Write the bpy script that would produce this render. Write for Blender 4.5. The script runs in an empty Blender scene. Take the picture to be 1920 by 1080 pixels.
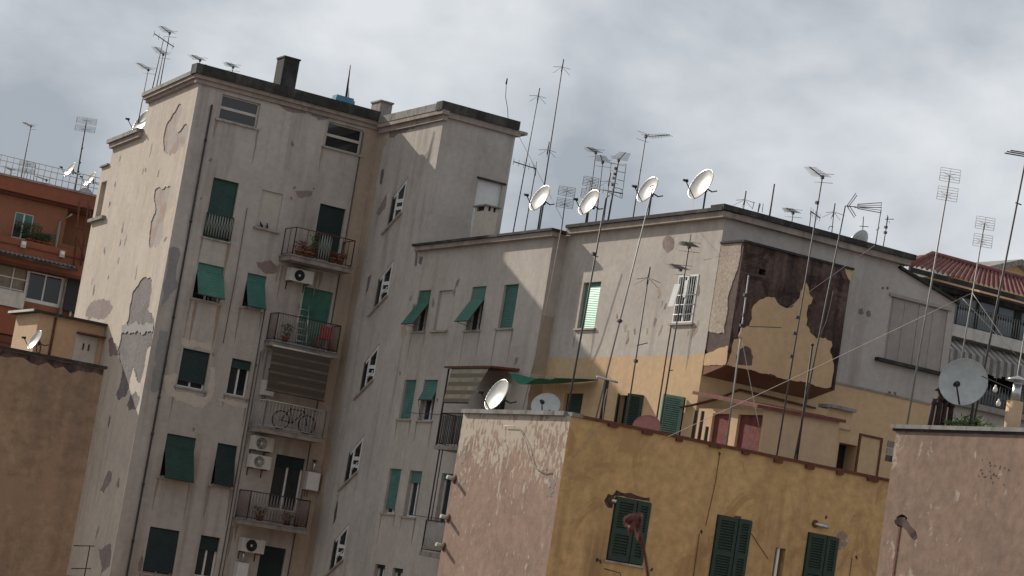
import bpy, math, random
from mathutils import Vector, Matrix, noise
from mathutils.geometry import delaunay_2d_cdt
random.seed(7)
S = bpy.context.scene
COL = S.collection
V = Vector
# ---------------------------------------------------------------- camera: measured from the vanishing points of the photograph
FOC = 4276.78
PITCH, ROLL, AZ = math.radians(7.41785), math.radians(9.20012), math.radians(61.54381)
CAM = V((0, 0, 15.0))
_r0 = V((math.sin(AZ), -math.cos(AZ), 0)); _f0 = V((math.cos(AZ), math.sin(AZ), 0)); ZV = V((0, 0, 1))
FW = _f0 * math.cos(PITCH) + ZV * math.sin(PITCH)
_u = -_f0 * math.sin(PITCH) + ZV * math.cos(PITCH)
RT = _r0 * math.cos(ROLL) + _u * math.sin(ROLL)
UP = -_r0 * math.sin(ROLL) + _u * math.cos(ROLL)
cam_data = bpy.data.cameras.new('camera'); cam = bpy.data.objects.new('camera', cam_data); COL.objects.link(cam)
cam.matrix_world = Matrix(((RT.x, UP.x, -FW.x, CAM.x), (RT.y, UP.y, -FW.y, CAM.y), (RT.z, UP.z, -FW.z, CAM.z), (0, 0, 0, 1)))
cam_data.sensor_width = 36; cam_data.lens = 36 * FOC / 1920; cam_data.clip_start = 0.1; cam_data.clip_end = 5000
S.camera = cam
cam_data.dof.use_dof = True; cam_data.dof.focus_distance = 66; cam_data.dof.aperture_fstop = 22

def ray(p): return FW + RT * ((p[0] - 960) / FOC) + UP * ((540 - p[1]) / FOC)
def at(p, ax, v):                       # measured image point -> point on the plane axis = v
    q = ray(p); i = 'XYZ'.index(ax)
    return CAM + q * ((v - CAM[i]) / q[i])
def dep(p, d): return CAM + ray(p) * d

class Plane:
    def __init__(s, o, u, n):
        s.o, s.u, s.n = V(o), V(u), V(n); s.holes = []; s.patches = []
    def uv(s, p):
        q = ray(p); t = ((s.o - CAM).dot(s.n)) / q.dot(s.n); w = CAM + q * t
        return ((w - s.o).dot(s.u), w.z)
    def pt(s, u, z, o=0.0):
        w = s.o + s.u * u + s.n * o
        return V((w.x, w.y, z))
    def oz(s, p, u):                    # outward distance and height of an image point that lies above the wall line u
        base = s.o + s.u * u; q = ray(p); t = (base - CAM).dot(s.u) / q.dot(s.u); w = CAM + q * t
        return ((w - base).dot(s.n), w.z)
def PA(y): return Plane((0, y, 0), (1, 0, 0), (0, -1, 0))
def PB(x): return Plane((x, 0, 0), (0, -1, 0), (-1, 0, 0))

# ---------------------------------------------------------------- materials
MATS = {}
def nodes(name):
    m = bpy.data.materials.new(name); m.use_nodes = True
    nt = m.node_tree; b = nt.nodes['Principled BSDF']; MATS[name] = m
    return m, nt, b
def N(nt, t, **k):
    n = nt.nodes.new(t)
    for a, v in k.items():
        if hasattr(n, a): setattr(n, a, v)
        else: n.inputs[a].default_value = v
    return n
def ramp(nt, fac, a, b, ca=(0, 0, 0, 1), cb=(1, 1, 1, 1)):
    r = nt.nodes.new('ShaderNodeValToRGB'); r.color_ramp.elements[0].position = a; r.color_ramp.elements[1].position = b
    r.color_ramp.elements[0].color = ca; r.color_ramp.elements[1].color = cb
    nt.links.new(fac, r.inputs[0]); return r.outputs[0]
def mixc(nt, fac, a, b, mode='MIX'):
    m = nt.nodes.new('ShaderNodeMix'); m.data_type = 'RGBA'; m.blend_type = mode
    for s, v in ((m.inputs[0], fac), (m.inputs[6], a), (m.inputs[7], b)):
        if hasattr(v, 'is_output'): nt.links.new(v, s)
        elif isinstance(v, (int, float)): s.default_value = v
        else: s.default_value = (*v[:3], 1)
    return m.outputs[2]
def vec(nt, sx=1, sy=1, sz=1, off=(0, 0, 0)):
    g = nt.nodes.new('ShaderNodeNewGeometry'); mp = nt.nodes.new('ShaderNodeMapping')
    mp.inputs['Scale'].default_value = (sx, sy, sz); mp.inputs['Location'].default_value = off
    nt.links.new(g.outputs['Position'], mp.inputs[0]); return mp.outputs[0]
def noi(nt, v, scale, detail=5, rough=.55, dist=0):
    n = nt.nodes.new('ShaderNodeTexNoise'); n.inputs['Scale'].default_value = scale; n.inputs['Detail'].default_value = detail
    n.inputs['Roughness'].default_value = rough; n.inputs['Distortion'].default_value = dist
    nt.links.new(v, n.inputs['Vector']); return n.outputs['Fac']
def bump(nt, b, h, st=.3, dist=.02):
    n = nt.nodes.new('ShaderNodeBump'); n.inputs['Strength'].default_value = st; n.inputs['Distance'].default_value = dist
    nt.links.new(h, n.inputs['Height']); nt.links.new(n.outputs[0], b.inputs['Normal'])
def plaster(name, c, c2, streak=.4, streakcol=None, chips=0, chipcol=(.2, .17, .16), sc=1.0, fine=.12, off=0, patch=0, patchcol=None, bst=.35):
    m, nt, b = nodes(name); v = vec(nt, off=(off, off * .7, off * .3))
    col = mixc(nt, ramp(nt, noi(nt, v, .45 * sc, 7, .62, .6), .36, .66), c, c2)
    f = noi(nt, v, 5 * sc, 8, .65)
    col = mixc(nt, ramp(nt, f, .3, .7, (1 - fine,) * 3 + (1,), (1 + fine,) * 3 + (1,)), (0, 0, 0), col) if False else mixc(nt, 1.0, col, ramp(nt, f, .3, .72, (1 - fine * 1.6,) * 3 + (1,), (1, 1, 1, 1)), 'MULTIPLY')
    if patch:
        col = mixc(nt, ramp(nt, noi(nt, v, .9 * sc, 9, .66, 1.2), .56 - patch * .1, .60), col, patchcol or c2)
    if streak:
        sv = vec(nt, 1.9 * sc, 1.9 * sc, .11 * sc, (off + 3, 0, 0))
        s1 = ramp(nt, noi(nt, sv, 1.2, 6, .6), .47, .74)
        s2 = ramp(nt, noi(nt, v, .35 * sc, 3), .35 if streak < 1 else -.5, .6 if streak < 1 else -.4)
        mm = N(nt, 'ShaderNodeMath', operation='MULTIPLY'); nt.links.new(s1, mm.inputs[0]); nt.links.new(s2, mm.inputs[1])
        m3 = N(nt, 'ShaderNodeMath', operation='MULTIPLY'); nt.links.new(mm.outputs[0], m3.inputs[0]); m3.inputs[1].default_value = streak
        col = mixc(nt, m3.outputs[0], col, streakcol or tuple(x * .45 for x in c2))
    hh = f
    if chips:
        ch = ramp(nt, noi(nt, vec(nt, 1, 1, .6, (off + 9, 2, 5)), 1.5 * sc, 8, .68, .4), .735 - chips * .1, .745 - chips * .1)
        col = mixc(nt, ch, col, chipcol)
    nt.links.new(col, b.inputs['Base Color']); b.inputs['Roughness'].default_value = .93; b.inputs['Specular IOR Level'].default_value = .2
    bump(nt, b, hh, bst, .015)
    return m
def paint(name, c, rough=.6, metal=0, var=.25, sc=6, bst=.0, spec=.35, dirt=None):
    m, nt, b = nodes(name); v = vec(nt)
    col = mixc(nt, ramp(nt, noi(nt, v, sc, 6, .62), .3, .7), c, tuple(x * (1 - var) for x in c))
    if dirt:
        col = mixc(nt, ramp(nt, noi(nt, vec(nt, 1, 1, .35), sc * .5, 7, .65), .5, .68), col, dirt)
    nt.links.new(col, b.inputs['Base Color']); b.inputs['Roughness'].default_value = rough; b.inputs['Metallic'].default_value = metal
    b.inputs['Specular IOR Level'].default_value = spec
    if bst: bump(nt, b, noi(nt, v, sc * 3, 5), bst, .01)
    return m
def flakes(m, col, zlo, zhi, sc=(7, 7, 3.2), lo=.5, top=.36):
    """old paint left on the wall in flecks: thick above zhi, thinning out to nothing at zlo"""
    nt = m.node_tree; b = nt.nodes['Principled BSDF']; src = b.inputs['Base Color'].links[0].from_socket
    n = noi(nt, vec(nt, *sc), 1, 9, .62, .3); g = N(nt, 'ShaderNodeNewGeometry'); s = N(nt, 'ShaderNodeSeparateXYZ'); nt.links.new(g.outputs['Position'], s.inputs[0])
    mr = N(nt, 'ShaderNodeMapRange'); nt.links.new(s.outputs[2], mr.inputs[0]); mr.inputs[1].default_value = zlo; mr.inputs[2].default_value = zhi; mr.inputs[3].default_value = -.14; mr.inputs[4].default_value = .5 - top
    big = noi(nt, vec(nt, off=(3, 8, 1)), 1.3, 4); bm = N(nt, 'ShaderNodeMath', operation='MULTIPLY_ADD'); nt.links.new(big, bm.inputs[0]); bm.inputs[1].default_value = .34; bm.inputs[2].default_value = -.17
    a = N(nt, 'ShaderNodeMath', operation='ADD'); nt.links.new(n, a.inputs[0]); nt.links.new(mr.outputs[0], a.inputs[1]); a2 = N(nt, 'ShaderNodeMath', operation='ADD'); nt.links.new(a.outputs[0], a2.inputs[0]); nt.links.new(bm.outputs[0], a2.inputs[1])
    f = ramp(nt, a2.outputs[0], lo - .02, lo + .06)
    nt.links.new(mixc(nt, f, src, col), b.inputs['Base Color'])
GREY1, GREY2 = (.525, .472, .425), (.44, .393, .353)
M = {}
M['wall_grey'] = plaster('grey_render', GREY1, GREY2, .75, (.20, .16, .13), .3, (.27, .21, .19), bst=.25)
M['wall_left'] = plaster('cream_weathered_render', (.56, .485, .405), (.47, .40, .335), .5, (.25, .2, .17), .45, (.27, .21, .17), off=4, patch=.15, patchcol=(.50, .41, .32))
M['wall_c'] = plaster('grey_wing_render', (.535, .475, .418), (.445, .39, .345), .5, (.26, .21, .17), .42, (.33, .25, .21), off=11)
M['wall_light'] = plaster('pale_repair_render', (.54, .49, .43), (.47, .42, .37), .2, off=21)
M['cream_patch'] = plaster('cream_patch_render', (.60, .53, .44), (.54, .47, .39), .1, off=23)
M['pilaster'] = plaster('ochre_stained_render', (.47, .37, .27), (.40, .33, .27), .6, (.25, .18, .14), .45, (.52, .36, .22), off=31)
M['yellow'] = plaster('yellow_render', (.63, .43, .25), (.56, .385, .225), .35, (.30, .2, .125), .15, (.38, .26, .16), off=6)
M['ochre'] = plaster('ochre_facade_render', (.66, .43, .205), (.55, .35, .16), .9, (.22, .13, .07), .1, (.55, .36, .18), off=15, fine=.22, patch=.12, patchcol=(.40, .245, .115), sc=.8)
M['pink'] = plaster('pink_gable_render', (.41, .275, .205), (.325, .22, .165), .6, (.2, .14, .115), .42, (.50, .42, .34), off=18, fine=.22)
M['pink2'] = plaster('mauve_pink_render', (.335, .225, .168), (.27, .185, .14), .5, (.14, .1, .09), .3, (.33, .25, .21), off=27, fine=.22)
flakes(M['pink'], (.475, .40, .315), 16.9, 18.9, (9, 9, 4.6), .5, .40); flakes(M['pink2'], (.40, .33, .265), 19.0, 15.0, (4.5, 4.5, 3.5), .5, .62)
M['brown_wall'] = plaster('brown_stained_render', (.47, .30, .18), (.36, .235, .15), .75, (.12, .085, .065), .2, (.2, .14, .11), off=41, fine=.25, patch=.15, patchcol=(.34, .21, .135), sc=.8)
M['beige'] = plaster('peach_hut_render', (.60, .41, .26), (.54, .36, .23), .2, (.3, .2, .12), off=44)
M['red_wall'] = plaster('brick_red_render', (.30, .105, .06), (.25, .09, .055), .35, (.16, .06, .04), .2, (.46, .2, .12), off=50)
M['orange_wall'] = plaster('orange_red_render', (.33, .145, .085), (.28, .125, .075), .3, (.18, .07, .05), off=52)
M['dark_peel_and_shadow'] = plaster('bare_dark_masonry_and_shadow', (.18, .12, .098), (.10, .064, .053), 1.0, (.013, .009, .008), .3, (.19, .13, .11), off=60, fine=.35, sc=1.5, patch=.25, patchcol=(.05, .03, .026))  # also colours the painted pipe shadow on the pink house
M['peel_mid'] = plaster('bare_brown_masonry', (.19, .13, .11), (.13, .088, .078), .8, (.055, .04, .037), off=63, fine=.3)
M['grey_peel'] = plaster('bare_grey_cement', (.27, .235, .225), (.19, .165, .16), .5, (.11, .09, .09), .5, (.36, .26, .21), off=66, fine=.35, sc=2)
M['mauve_peel'] = plaster('bare_mauve_undercoat', (.33, .265, .24), (.27, .21, .19), .3, off=69, fine=.25, sc=2)
M['blue_grey'] = plaster('blue_grey_cement_repair', (.33, .315, .30), (.27, .26, .25), .35, off=71)
M['rough_pale'] = plaster('flaking_pale_render', (.56, .47, .385), (.46, .37, .295), .4, (.2, .15, .13), .75, (.28, .19, .15), off=75, fine=.3, sc=2.6, bst=.8)
M['streak'] = plaster('rain_streak_stain', (.335, .28, .24), (.29, .245, .21), .3, off=33)
M['rust_run'] = plaster('rust_run_stain', (.37, .265, .185), (.33, .24, .175), .3, off=34)
M['soffit'] = plaster('red_brown_soffit', (.25, .135, .085), (.2, .11, .07), .2, off=80)
M['cornice'] = plaster('stained_cornice', (.42, .345, .30), (.30, .25, .215), .7, (.1, .085, .075), .35, (.2, .16, .14), off=83, sc=1.6)
M['dark_cap'] = paint('blackened_parapet', (.052, .05, .046), .9, 0, .5, 3, .4, .2, (.10, .095, .085))
M['slab_edge'] = paint('weathered_concrete_edge', (.34, .295, .26), .9, 0, .35, 4, .3, .2, (.16, .13, .115))
M['cap_grey'] = paint('grey_coping_stone', (.30, .285, .265), .9, 0, .4, 5, .3, .2, (.1, .09, .085))
M['roof'] = paint('grey_roof_felt', (.19, .18, .175), .9, 0, .3, 2, .2, .2)
M['ground'] = plaster('courtyard_paving', (.20, .19, .18), (.15, .14, .135), 0, off=90)
M["green"] = paint("green_roller_slats", (.052, .19, .14), .45, 0, .4, 2, 0, .45, (.09, .17, .13))
M['green2'] = paint('faded_green_slats', (.06, .185, .14), .5, 0, .45, 1.6, 0, .4, (.13, .2, .165))
M['green3'] = paint('bluish_green_slats', (.04, .15, .12), .45, 0, .4, 2, 0, .45, (.06, .13, .11))
M['green_b'] = paint('blue_green_roller_slats', (.085, .205, .18), .42, 0, .35, 3, 0, .5)
M['green_d'] = paint('dark_green_roller_slats', (.02, .062, .048), .5, 0, .4, 3, 0, .4)
M['green_k'] = paint('blackish_green_roller_slats', (.014, .032, .032), .5, 0, .4, 3, 0, .4)
M['green_s'] = paint('silvery_green_roller_slats', (.11, .28, .20), .3, .3, .25, 3, 0, .6)
M['shutter_w'] = paint('dark_green_louvre_paint', (.026, .05, .034), .6, 0, .4, 8, 0, .35)
M['shutter_p'] = paint('sea_green_louvre_paint', (.16, .29, .23), .6, 0, .3, 8, 0, .35)
M['white'] = paint('white_window_paint', (.70, .69, .67), .5, 0, .15, 5)
M['offwhite'] = paint('yellowed_white_paint', (.56, .52, .46), .55, 0, .2, 5, 0, .35, (.4, .35, .3))
M['sill'] = paint('travertine_sill', (.43, .375, .32), .85, 0, .3, 6, .2, .2, (.2, .16, .14))
M['dark'] = paint('dark_room', (.012, .011, .011), .9, 0, .2)
M['iron'] = paint('dark_iron', (.06, .052, .048), .6, .3, .4, 8)
M['rust'] = paint('rusty_iron', (.16, .065, .042), .85, 0, .45, 9, .2, .2)
M['bars'] = paint('grey_green_bars', (.30, .32, .28), .6, 0, .3, 8)
M['bars_br'] = paint('brown_pink_bars', (.25, .19, .165), .65, 0, .3, 8)
M['bars_w'] = paint('pale_railing_bars', (.5, .47, .43), .6, 0, .25, 8)
M['pole'] = paint('dull_galvanised_pole', (.085, .075, .07), .6, .1, .35, 6)
M['pole_l'] = paint('pale_galvanised_pole', (.24, .225, .21), .55, .2, .3, 6)
M['alu'] = paint('aluminium_rods', (.17, .165, .16), .5, .3, .25, 8)
M['alu_l'] = paint('pale_rods', (.50, .46, .40), .5, .2, .25, 8)
M['dish'] = paint('white_dish_enamel', (.60, .575, .53), .3, .15, .3, 5, 0, .5, (.5, .46, .4))
M['dish_g'] = paint('grey_dish_enamel', (.45, .46, .44), .35, .1, .25, 5, 0, .5)
M['dish_r'] = paint('red_brown_dish_enamel', (.34, .12, .095), .4, .1, .3, 5, 0, .5)
M['black'] = paint('black_plastic_and_shade', (.02, .02, .02), .5, 0, .2)  # also colours painted shade beside the bay and in the far veranda
M['ac'] = paint('white_casing', (.58, .55, .50), .5, 0, .15, 5, 0, .35, (.42, .38, .34))
M['awning'] = None
M['tile'] = paint('terracotta_tile', (.235, .095, .08), .85, 0, .45, 2.2, .3, .2, (.25, .10, .085))
M['tile_pale'] = paint('pale_terracotta_tile', (.50, .30, .25), .85, 0, .3, 3, .3, .2)
M['redsheet'] = paint('red_canopy_sheet', (.19, .062, .045), .8, 0, .4, 6, .2, .3)
M['cloth'] = paint('green_shade_cloth', (.03, .19, .115), .8, 0, .35, 4)
M['red_door'] = paint('faded_red_curtain', (.22, .065, .055), .85, 0, .6, 7, 0, .2, (.10, .035, .035))
M['blue'] = paint('blue_plastic_tank', (.085, .24, .36), .45, 0, .3, 5)
M['terracotta'] = paint('terracotta_pot', (.36, .12, .07), .85, 0, .3)
M['leaf'] = paint('dark_leaves', (.045, .085, .03), .7, 0, .6, 20)
M['leaf_y'] = paint('fresh_leaves', (.13, .19, .04), .7, 0, .6, 20)
M['red_plastic'] = paint('red_plastic', (.38, .04, .045), .5, 0, .2)
M['tyre'] = paint('bicycle_black', (.015, .015, .015), .6, 0, .2)
M['bird'] = paint('slate_feathers', (.045, .047, .055), .7, 0, .5, 30)
M['copper'] = paint('stove_pipe_rust', (.06, .033, .028), .8, .2, .5, 9)
M['zinc'] = paint('shiny_zinc', (.55, .55, .54), .3, .8, .25, 6)
M['bulb'] = paint('milky_bulb', (.75, .73, .68), .3, 0, .1)
M['cable'] = paint('pale_cable', (.36, .32, .27), .7, 0, .2)
M['cable_d'] = paint('dark_cable', (.10, .085, .075), .7, 0, .2)
M['petal'] = paint('dried_red_petal', (.13, .022, .016), .5, 0, .65, 60, 0, .4)
M['curtain'] = paint('brown_curtain', (.33, .27, .20), .85, 0, .4, 3)
M['corrugated'] = paint('corrugated_grey', (.25, .24, .225), .7, 0, .4, 4, 0, .3, (.12, .11, .1))
M['panel_grey'] = plaster('grey_panel', (.40, .35, .32), (.34, .30, .275), .4, off=95)
m, nt, b = nodes('window_glass')
b.inputs['Base Color'].default_value = (.018, .02, .022, 1); b.inputs['Roughness'].default_value = .08; b.inputs['Specular IOR Level'].default_value = .6
bump(nt, b, noi(nt, vec(nt), .8, 2), .05, .02); M['glass'] = m
m, nt, b = nodes('veranda_glass')
b.inputs['Base Color'].default_value = (.13, .145, .16, 1); b.inputs['Roughness'].default_value = .15; M['glass_b'] = m
def stripes(name, a, c, axis, scale, duty=.5, weak=0):
    m, nt, b = nodes(name); g = N(nt, 'ShaderNodeNewGeometry'); s = N(nt, 'ShaderNodeSeparateXYZ'); nt.links.new(g.outputs['Position'], s.inputs[0])
    mu = N(nt, 'ShaderNodeMath', operation='MULTIPLY'); nt.links.new(s.outputs[axis], mu.inputs[0]); mu.inputs[1].default_value = scale
    fr = N(nt, 'ShaderNodeMath', operation='FRACT'); nt.links.new(mu.outputs[0], fr.inputs[0])
    f = ramp(nt, fr.outputs[0], duty - .04, duty + .04)
    col = mixc(nt, f, a, c); col = mixc(nt, ramp(nt, noi(nt, vec(nt), 2.5, 6), .3, .75), col, tuple((x + y) * .32 for x, y in zip(a, c)))
    nt.links.new(col, b.inputs['Base Color']); b.inputs['Roughness'].default_value = .85; return m
M['awning'] = stripes('striped_awning', (.13, .105, .075), (.40, .34, .24), 2, 3.6)
M['sunshade'] = stripes('faded_striped_sunshade', (.065, .047, .036), (.15, .115, .083), 2, 3.1, .74)
M['awning_far'] = stripes('striped_valance', (.10, .085, .08), (.38, .35, .32), 0, 2.1)
m, nt, b = nodes('exposed_brick')
br = N(nt, 'ShaderNodeTexBrick'); br.inputs['Scale'].default_value = 3.6; br.inputs['Mortar Size'].default_value = .025
br.inputs['Color1'].default_value = (.33, .19, .14, 1); br.inputs['Color2'].default_value = (.25, .18, .15, 1); br.inputs['Mortar'].default_value = (.36, .32, .29, 1)
g = N(nt, 'ShaderNodeNewGeometry'); s = N(nt, 'ShaderNodeSeparateXYZ'); cx = N(nt, 'ShaderNodeCombineXYZ'); nt.links.new(g.outputs['Position'], s.inputs[0])
nt.links.new(s.outputs[1], cx.inputs[0]); nt.links.new(s.outputs[2], cx.inputs[1]); nt.links.new(cx.outputs[0], br.inputs['Vector'])
bc = mixc(nt, ramp(nt, noi(nt, vec(nt), 1.1, 7, .65, .5), .46, .56), (.345, .30, .275), br.outputs['Color'])
bc = mixc(nt, br.outputs['Fac'], bc, (.27, .235, .215))
nt.links.new(bc, b.inputs['Base Color']); b.inputs['Roughness'].default_value = .95; bump(nt, b, br.outputs['Fac'], -.4, .02); M['brick'] = m

# ---------------------------------------------------------------- mesh helper
ORG = {}
class MB:
    def __init__(s): s.v, s.f, s.m, s.mats, s.sm = [], [], [], [], []
    def mi(s, m):
        m = M[m]
        if m not in s.mats: s.mats.append(m)
        return s.mats.index(m)
    def poly(s, pts, mat, smooth=False):
        k = len(s.v); s.v += [V(p) for p in pts]; s.f.append(tuple(range(k, k + len(pts)))); s.m.append(s.mi(mat)); s.sm.append(smooth)
    def hexa(s, p, mat):               # p: 8 corners, bottom 4 then top 4
        for q in ((3, 2, 1, 0), (4, 5, 6, 7), (0, 1, 5, 4), (1, 2, 6, 5), (2, 3, 7, 6), (3, 0, 4, 7)): s.poly([p[i] for i in q], mat)
        return s
    def box(s, a, b, mat):
        (x0, y0, z0), (x1, y1, z1) = [min(i, j) for i, j in zip(a, b)], [max(i, j) for i, j in zip(a, b)]
        return s.hexa([V(q) for q in ((x0, y0, z0), (x1, y0, z0), (x1, y1, z0), (x0, y1, z0), (x0, y0, z1), (x1, y0, z1), (x1, y1, z1), (x0, y1, z1))], mat)
    def pbox(s, pl, u0, u1, z0, z1, o0, o1, mat):
        q = [pl.pt(u, z, o) for z in (z0, z1) for (u, o) in ((u0, o1), (u1, o1), (u1, o0), (u0, o0))]
        return s.hexa(q, mat)
    def prism(s, pts, off, mat, cap=True):    # polygon extruded by off
        n = len(pts); pts = [V(p) for p in pts]; top = [p + off for p in pts]
        tri_fill(s, top, mat)
        if cap: tri_fill(s, pts[::-1], mat)
        for i in range(n):
            j = (i + 1) % n; s.poly((pts[i], pts[j], top[j], top[i]), mat)
        return s
    def tube(s, pts, r, mat, n=6, r1=None):
        pts = [V(p) for p in pts]; r1 = r if r1 is None else r1; k0 = len(s.v); mi = s.mi(mat); L = len(pts)
        for i, p in enumerate(pts):
            d = (pts[min(i + 1, L - 1)] - pts[max(i - 1, 0)]).normalized()
            a = d.cross(V((0, 0, 1)) if abs(d.z) < .9 else V((1, 0, 0))).normalized(); c = d.cross(a)
            rr = r + (r1 - r) * i / max(1, L - 1)
            for j in range(n):
                t = 2 * math.pi * j / n; s.v.append(p + a * (rr * math.cos(t)) + c * (rr * math.sin(t)))
        for i in range(L - 1):
            for j in range(n):
                k = (j + 1) % n; s.f.append((k0 + i * n + j, k0 + i * n + k, k0 + (i + 1) * n + k, k0 + (i + 1) * n + j)); s.m.append(mi); s.sm.append(True)
        for base, rev in ((k0, True), (k0 + (L - 1) * n, False)):
            f = tuple(range(base, base + n)); s.f.append(f[::-1] if rev else f); s.m.append(mi); s.sm.append(False)
        return s
    def lathe(s, c, axis, prof, mat, n=20):  # prof: (radius, height along axis)
        c, ax = V(c), V(axis).normalized(); a = ax.orthogonal().normalized(); b2 = ax.cross(a); k0 = len(s.v); mi = s.mi(mat)
        for r, h in prof:
            for j in range(n):
                t = 2 * math.pi * j / n; s.v.append(c + ax * h + a * (r * math.cos(t)) + b2 * (r * math.sin(t)))
        for i in range(len(prof) - 1):
            for j in range(n):
                k = (j + 1) % n; s.f.append((k0 + i * n + j, k0 + i * n + k, k0 + (i + 1) * n + k, k0 + (i + 1) * n + j)); s.m.append(mi); s.sm.append(True)
        return s
    def build(s, name, parent=None):
        o0 = ORG.get(parent.name, V((0, 0, 0))) if parent else None
        if parent is None:
            n = len(s.v); lo = V((min(p.x for p in s.v), min(p.y for p in s.v), min(p.z for p in s.v))); hi = V((max(p.x for p in s.v), max(p.y for p in s.v), max(p.z for p in s.v)))
            o0 = V(((lo.x + hi.x) / 2, (lo.y + hi.y) / 2, lo.z))
        me = bpy.data.meshes.new(name); me.from_pydata([p - o0 for p in s.v], [], s.f); 
        for m in s.mats: me.materials.append(m)
        me.polygons.foreach_set('material_index', s.m); me.polygons.foreach_set('use_smooth', s.sm); me.update()
        o = bpy.data.objects.new(name, me); COL.objects.link(o)
        if parent: o.parent = parent
        else: o.location = o0
        ORG[o.name] = o0
        return o
def tri_fill(mb, pts, mat, holes=()):
    pts = [V(p) for p in pts]; n = V((0, 0, 0)); L = len(pts)
    for i in range(L):
        a, b2 = pts[i], pts[(i + 1) % L]; n += a.cross(b2)
    n.normalize(); ax = (pts[1] - pts[0]).normalized(); ay = n.cross(ax); o = pts[0]
    vs, es = [], []
    for lp in [pts] + [list(h) for h in holes]:
        k = len(vs); vs += [V(((V(p) - o).dot(ax), (V(p) - o).dot(ay))) for p in lp]
        es += [(k + i, k + (i + 1) % len(lp)) for i in range(len(lp))]
    loops = []; k = 0
    for lp in [pts] + [list(h) for h in holes]: loops.append(vs[k:k + len(lp)]); k += len(lp)
    rv, _, rf, _, _, _ = delaunay_2d_cdt(vs, es, [], 0, 1e-5)
    def inside(p, lp):
        r = False; j = len(lp) - 1
        for i in range(len(lp)):
            if (lp[i].y > p.y) != (lp[j].y > p.y) and p.x < (lp[j].x - lp[i].x) * (p.y - lp[i].y) / (lp[j].y - lp[i].y) + lp[i].x: r = not r
            j = i
        return r
    bb = [(min(q.x for q in lp), max(q.x for q in lp), min(q.y for q in lp), max(q.y for q in lp)) for lp in loops]
    k = len(mb.v); mb.v += [o + ax * p.x + ay * p.y for p in rv]; mi = mb.mi(mat)
    for f in rf:
        f = list(f); a, b2, c = [rv[i] for i in f[:3]]; g_ = (a + b2 + c) / 3
        if not inside(g_, loops[0]) or any(x0 <= g_.x <= x1 and y0 <= g_.y <= y1 and inside(g_, lp) for lp, (x0, x1, y0, y1) in zip(loops[1:], bb[1:])): continue
        if (b2.x - a.x) * (c.y - a.y) - (b2.y - a.y) * (c.x - a.x) < 0: f = f[::-1]
        mb.f.append(tuple(k + i for i in f)); mb.m.append(mi); mb.sm.append(False)
def wall(mb, pl, outline, mat, revmat=None, back=True):
    """flat wall with its registered openings cut out; every opening gets real reveals and a back"""
    tri_fill(mb, [pl.pt(u, z) for u, z in outline], mat, [[pl.pt(u, z) for u, z in h[0]] for h in pl.holes])
    for pts, depth, bmat in pl.holes:
        n = len(pts)
        for i in range(n):
            a, c = pts[i], pts[(i + 1) % n]
            mb.poly((pl.pt(*a), pl.pt(*c), pl.pt(*c, -depth), pl.pt(*a, -depth)), revmat or mat)
        if bmat: tri_fill(mb, [pl.pt(u, z, -depth) for u, z in pts], bmat)
    for i, (pts, th, pm) in enumerate(pl.patches):
        mb.prism([pl.pt(u, z) for u, z in pts], pl.n * (th + .00007 * (i % 70)), pm, cap=False)
def wobble(pts, amp=.05, step=.16, seed=0, closed=True):
    step = min(step, .075) if step < .25 else step
    """a ragged outline through the given points"""
    out = []; n = len(pts)
    for i in range(n if closed else n - 1):
        a, b2 = V((*pts[i], 0)), V((*pts[(i + 1) % n], 0)); L = (b2 - a).length; k = max(1, int(L / step)); d = (b2 - a).normalized(); w = V((-d.y, d.x, 0))
        for j in range(k):
            p = a + (b2 - a) * (j / k); q = noise.noise(V((p.x * 2.6 + seed, p.y * 2.6, seed * 1.7))) * amp * 1.7 + noise.noise(V((p.x * 9 + seed, p.y * 9, 3))) * amp * .8 + noise.noise(V((p.x * 27 + seed, p.y * 27, 5))) * amp * .5
            if j: p = p + w * q
            out.append((p.x, p.y))
    return out
def patch_px(pl, pxs, mat, th=.006, amp=.06, seed=1, step=.16, hole=0):
    pts = [pl.uv(p) for p in pxs]
    if sum(a[0] * b2[1] - b2[0] * a[1] for a, b2 in zip(pts, pts[1:] + pts[:1])) < 0: pts = pts[::-1]
    pts = wobble(pts, amp, step, seed)
    if hole: pl.holes.append((pts, hole, mat))
    else: pl.patches.append((pts, th, mat))
def ell_px(pl, c, rx, ry, mat, seed=1, th=.005, n=12, amp=.3):
    u, z = pl.uv(c); pts = []; n = 22; sk = random.Random(seed).uniform(-.35, .35)
    for i in range(n):
        t = 2 * math.pi * i / n; d = V((math.cos(t), math.sin(t), 0)); k = 1 + amp * (1.5 * noise.noise(d * 1.3 + V((seed * 3.7, 0, 1))) + .9 * noise.noise(d * 3.1 + V((seed * 1.9, 4, 2))))
        pts.append((u + rx * k * d.x + sk * ry * k * d.y, z + ry * k * d.y))
    pl.patches.append((pts, th, mat))
STREAK = random.Random(77)
def streaks(pl, u0, u1, z, n=2, mat='streak', lmin=.35, lmax=1.5):
    """dirty runs washed down the wall from the ends of a sill or slab"""
    for i in range(n):
        u = (u0, u1)[i] if i < 2 else STREAK.uniform(u0, u1); w0 = STREAK.uniform(.025, .07); L = STREAK.uniform(lmin, lmax); k = 7; a, b2 = [], []
        for j in range(k + 1):
            t = j / k; h = w0 * (1 - t ** 1.6) + .004; du = .02 * noise.noise(V((u * 7, z, t * 3)))
            a.append((u + du - h * (1 + .4 * noise.noise(V((u, t * 6, 1)))), z - L * t)); b2.append((u + du + h * (1 + .4 * noise.noise(V((u, t * 6, 9)))), z - L * t))
        pl.patches.append((a + b2[::-1], .0025 + .0004 * i, mat))
STREAKED = []
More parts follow.
